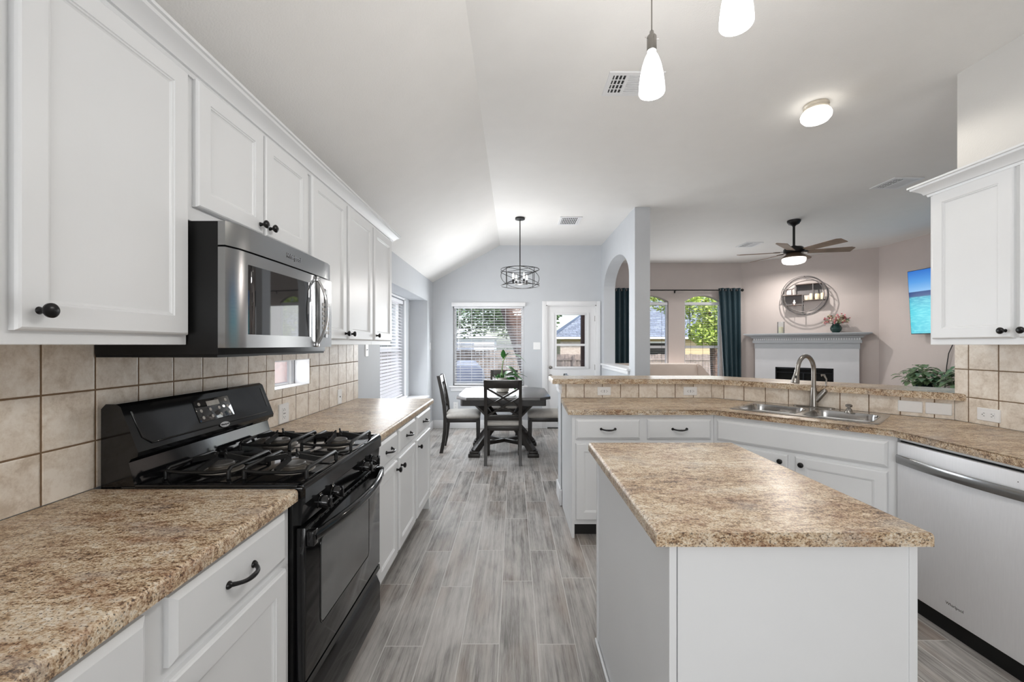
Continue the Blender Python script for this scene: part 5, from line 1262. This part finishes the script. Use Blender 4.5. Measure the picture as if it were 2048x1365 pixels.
# neighbour house with a hip roof
o = thing('house', 'neighbouring house with a grey hip shingle roof and tan siding beyond the fence', 'building', (11, 34, GZ))
b = B(); b.box(3.4, 26, 30.5, 38, GZ - .5, 1.95); part('house_wall', b, 'siding', o, 0)
b = B(); v = [(2.8, 29.9, 1.9), (27, 29.9, 1.9), (27, 38.6, 1.9), (2.8, 38.6, 1.9), (7.4, 34.2, 5.2), (22, 34.2, 5.2)]
vv = [b.bm.verts.new(p) for p in v]
for f in ((0, 1, 5, 4), (1, 2, 5), (2, 3, 4, 5), (3, 0, 4), (3, 2, 1, 0)): b.bm.faces.new([vv[i] for i in f])
part('house_roof', b, 'roof', o, 0)
b = B(); b.box(2.8, 27, 29.85, 29.95, 1.78, 1.92); part('gutter', b, 'trim', o, 0)
b = B(); b.box(3.35, 5.6, 30.42, 30.5, -0.6, 1.6); part('brick_bay', b, 'housebrick', o, 0)
for x0 in (9.5, 15.0):
    b = B(); b.box(x0, x0 + 1.5, 30.44, 30.52, 0.4, 1.5); wq = part('window', b, 'blackside', o, 0)
    b = B()
    for a in ((x0 - .08, x0 + 1.58, .3, .4), (x0 - .08, x0 + 1.58, 1.5, 1.6), (x0 - .08, x0, .3, 1.6), (x0 + 1.5, x0 + 1.58, .3, 1.6)): b.box(a[0], a[1], 30.40, 30.5, a[2], a[3])
    part('window_trim', b, 'trim', wq, 0)
# fences
def fence(label, x0, x1, y, top):
    o = thing('fence', label, 'fence', ((x0 + x1) / 2, y, GZ - .3)); b = B(); x = x0; k = 0
    while x < x1:
        wd = 0.138; b.box(x, x + wd, y - 0.01, y + 0.01, GZ - 0.4, top + rnd.uniform(-0.02, 0.02)); x += 0.15
    part('pickets', b, 'fence', o, 0)
    b = B()
    for z in (top - 0.25, top - 1.0): b.box(x0, x1, y - 0.05, y - 0.011, z - 0.045, z + 0.045)
    part('fence_rails', b, 'fence', o, 0)
    x = x0
    while x < x1:
        b = B(); b.box(x, x + 0.09, y - 0.14, y - 0.051, GZ - 0.4, top - 0.03); part('fence_post', b, 'fence', o, 0); x += 2.4
fence('weathered wooden fence seen through the back door and living windows', 0.4, 18.0, 20.0, 0.92)
fence('weathered wooden fence seen low through the dining window blind', -9.0, 0.2, 16.5, 1.15)
# white shed and covered grill seen through the dining window
o = thing('shed', 'pale metal shed seen through the upper part of the dining window', 'shed', (-2.1, 22, GZ))
b = B(); b.box(-4.0, -1.0, 21, 24, GZ - .3, 1.7); part('shed_wall', b, 'shedwhite', o, 0)
b = B(); b.prism([(-4.2, 1.7), (-0.8, 1.7), (-2.5, 2.3)], 20.8, 24.2, Myz); part('shed_roof', b, 'shedwhite', o, 0)
b = B(); b.box(-2.9, -2.0, 20.95, 21.0, GZ - .3, 1.45); part('shed_door', b, 'tarp', o, 0)
o = thing('covered_grill', 'pale grey-blue cover draped over a grill outside the dining window', 'grill', (-1.25, 11.0, 0))
b = B(); b.loft([[(-1.25 + p[0], 11.0 + p[1], z) for p in rrect(hw, hh, 0.08, 0)] for hw, hh, z in ((0.52, 0.34, GZ - .1), (0.47, 0.30, 0.5), (0.44, 0.27, 0.7), (0.25, 0.17, 0.93), (0.18, 0.1, 0.95))]); part('cover', b, 'tarp', o, 60)
# trees
def tree(label, trunk, rads, crown, n, lsize, mat, seed, zmin=-9, group='trees in the back yard', branches=()):
    r_ = random.Random(seed); o = thing('tree', label, 'tree', trunk[0], group=group)
    b = B(); b.tube(trunk, rads, 12)
    for br in branches: b.tube(br[0], br[1], 8)
    part('trunk', b, 'bark', o, 60)
    b = B()
    for k in range(n):
        c, rad = crown[r_.randrange(len(crown))]
        while True:
            d = Vector((r_.uniform(-1, 1), r_.uniform(-1, 1), r_.uniform(-1, 1)))
            if 0.3 < d.length < 1: break
        p = Vector(c) + Vector((d.x * rad[0], d.y * rad[1], d.z * rad[2]))
        if p.z < zmin: continue
        u = Vector((r_.uniform(-1, 1), r_.uniform(-1, 1), r_.uniform(-.6, .6))).normalized(); v_ = u.cross(Vector((r_.uniform(-1, 1), r_.uniform(-1, 1), r_.uniform(-1, 1)))).normalized(); s_ = lsize * r_.uniform(0.6, 1.3)
        b.bm.faces.new([b.bm.verts.new(q_) for q_ in (p - u * s_, p + v_ * s_ * 0.45, p + u * s_, p - v_ * s_ * 0.45)])
    lv = part('foliage', b, mat, o, 0, kind=None)
    lv['kind'] = 'stuff'
tree('large leaning brown tree trunk outside the right half of the dining window', [(0.75, 11.3, GZ - .2), (0.45, 11.2, 0.7), (0.18, 11.1, 1.5), (-0.08, 11.0, 2.3), (-0.3, 11.0, 3.6)], [0.34, 0.28, 0.26, 0.27, 0.2],
     [((-0.9, 12.2, 4.2), (1.6, 1.2, 1.0)), ((0.9, 12.0, 4.4), (1.2, 1.2, 1.0))], 1500, 0.09, 'foliage2', 3, 2.6, branches=[([(-0.02, 11.05, 2.1), (0.5, 11.2, 2.8), (1.0, 11.4, 3.6)], [0.15, 0.12, 0.08])])
tree('dark leafy tree filling the upper left of the dining window', [(-2.6, 15.5, GZ - .3), (-2.5, 15.5, 1.6), (-2.2, 15.4, 3)], [0.16, 0.13, 0.1],
     [((-1.9, 15.2, 2.35), (1.5, 0.9, 0.75)), ((-0.9, 15.6, 2.6), (1.0, 0.8, 0.7)), ((-3.4, 15.5, 2.7), (1.2, .8, .9))], 3600, 0.075, 'foliage2', 4, 1.55)
tree('bright yellow-green tree outside the living room window beside the curtain', [(7.3, 15.2, GZ - .3), (7.2, 15.2, 1.6), (6.9, 15.1, 3)], [0.14, 0.12, 0.08],
     [((6.5, 14.6, 2.5), (1.25, 0.9, 0.95)), ((7.5, 14.9, 2.2), (1.0, 0.9, 0.85)), ((6.0, 14.8, 3.0), (1.3, 0.9, 0.6)), ((6.8, 14.4, 1.75), (0.8, 0.6, 0.5))], 5200, 0.075, 'foliage', 5, 1.15)
tree('loose green tree top above the grey roof at the leftmost living room window', [(3.9, 17.5, GZ - .3), (3.95, 17.5, 2), (4.1, 17.4, 3.2)], [0.1, 0.08, 0.06],
     [((4.6, 17.0, 3.05), (1.2, 0.7, 0.55)), ((3.6, 17.2, 3.3), (0.9, 0.7, 0.5))], 1700, 0.07, 'foliage', 6, 2.45)
tree('dense background tree at the far left beyond the yard', [(-7, 27, GZ - .3), (-7, 27, 4)], [0.3, 0.2],
     [((-6.5, 27, 4.5), (4, 2, 3)), ((0.5, 30, 4.2), (3.2, 2, 2.6))], 4200, 0.2, 'foliage2', 8, 0.6)
# yard fence and neighbouring wall seen at a slant through the bay and the small window
o = thing('garden_wall', 'red brick wall outside the small backsplash window', 'wall', (-3.6, 3.5, 0))
b = B(); b.box(-4.2, -3.9, 1.5, 9.5, GZ - .2, 1.6); part('brickwork', b, 'brick', o, 0)
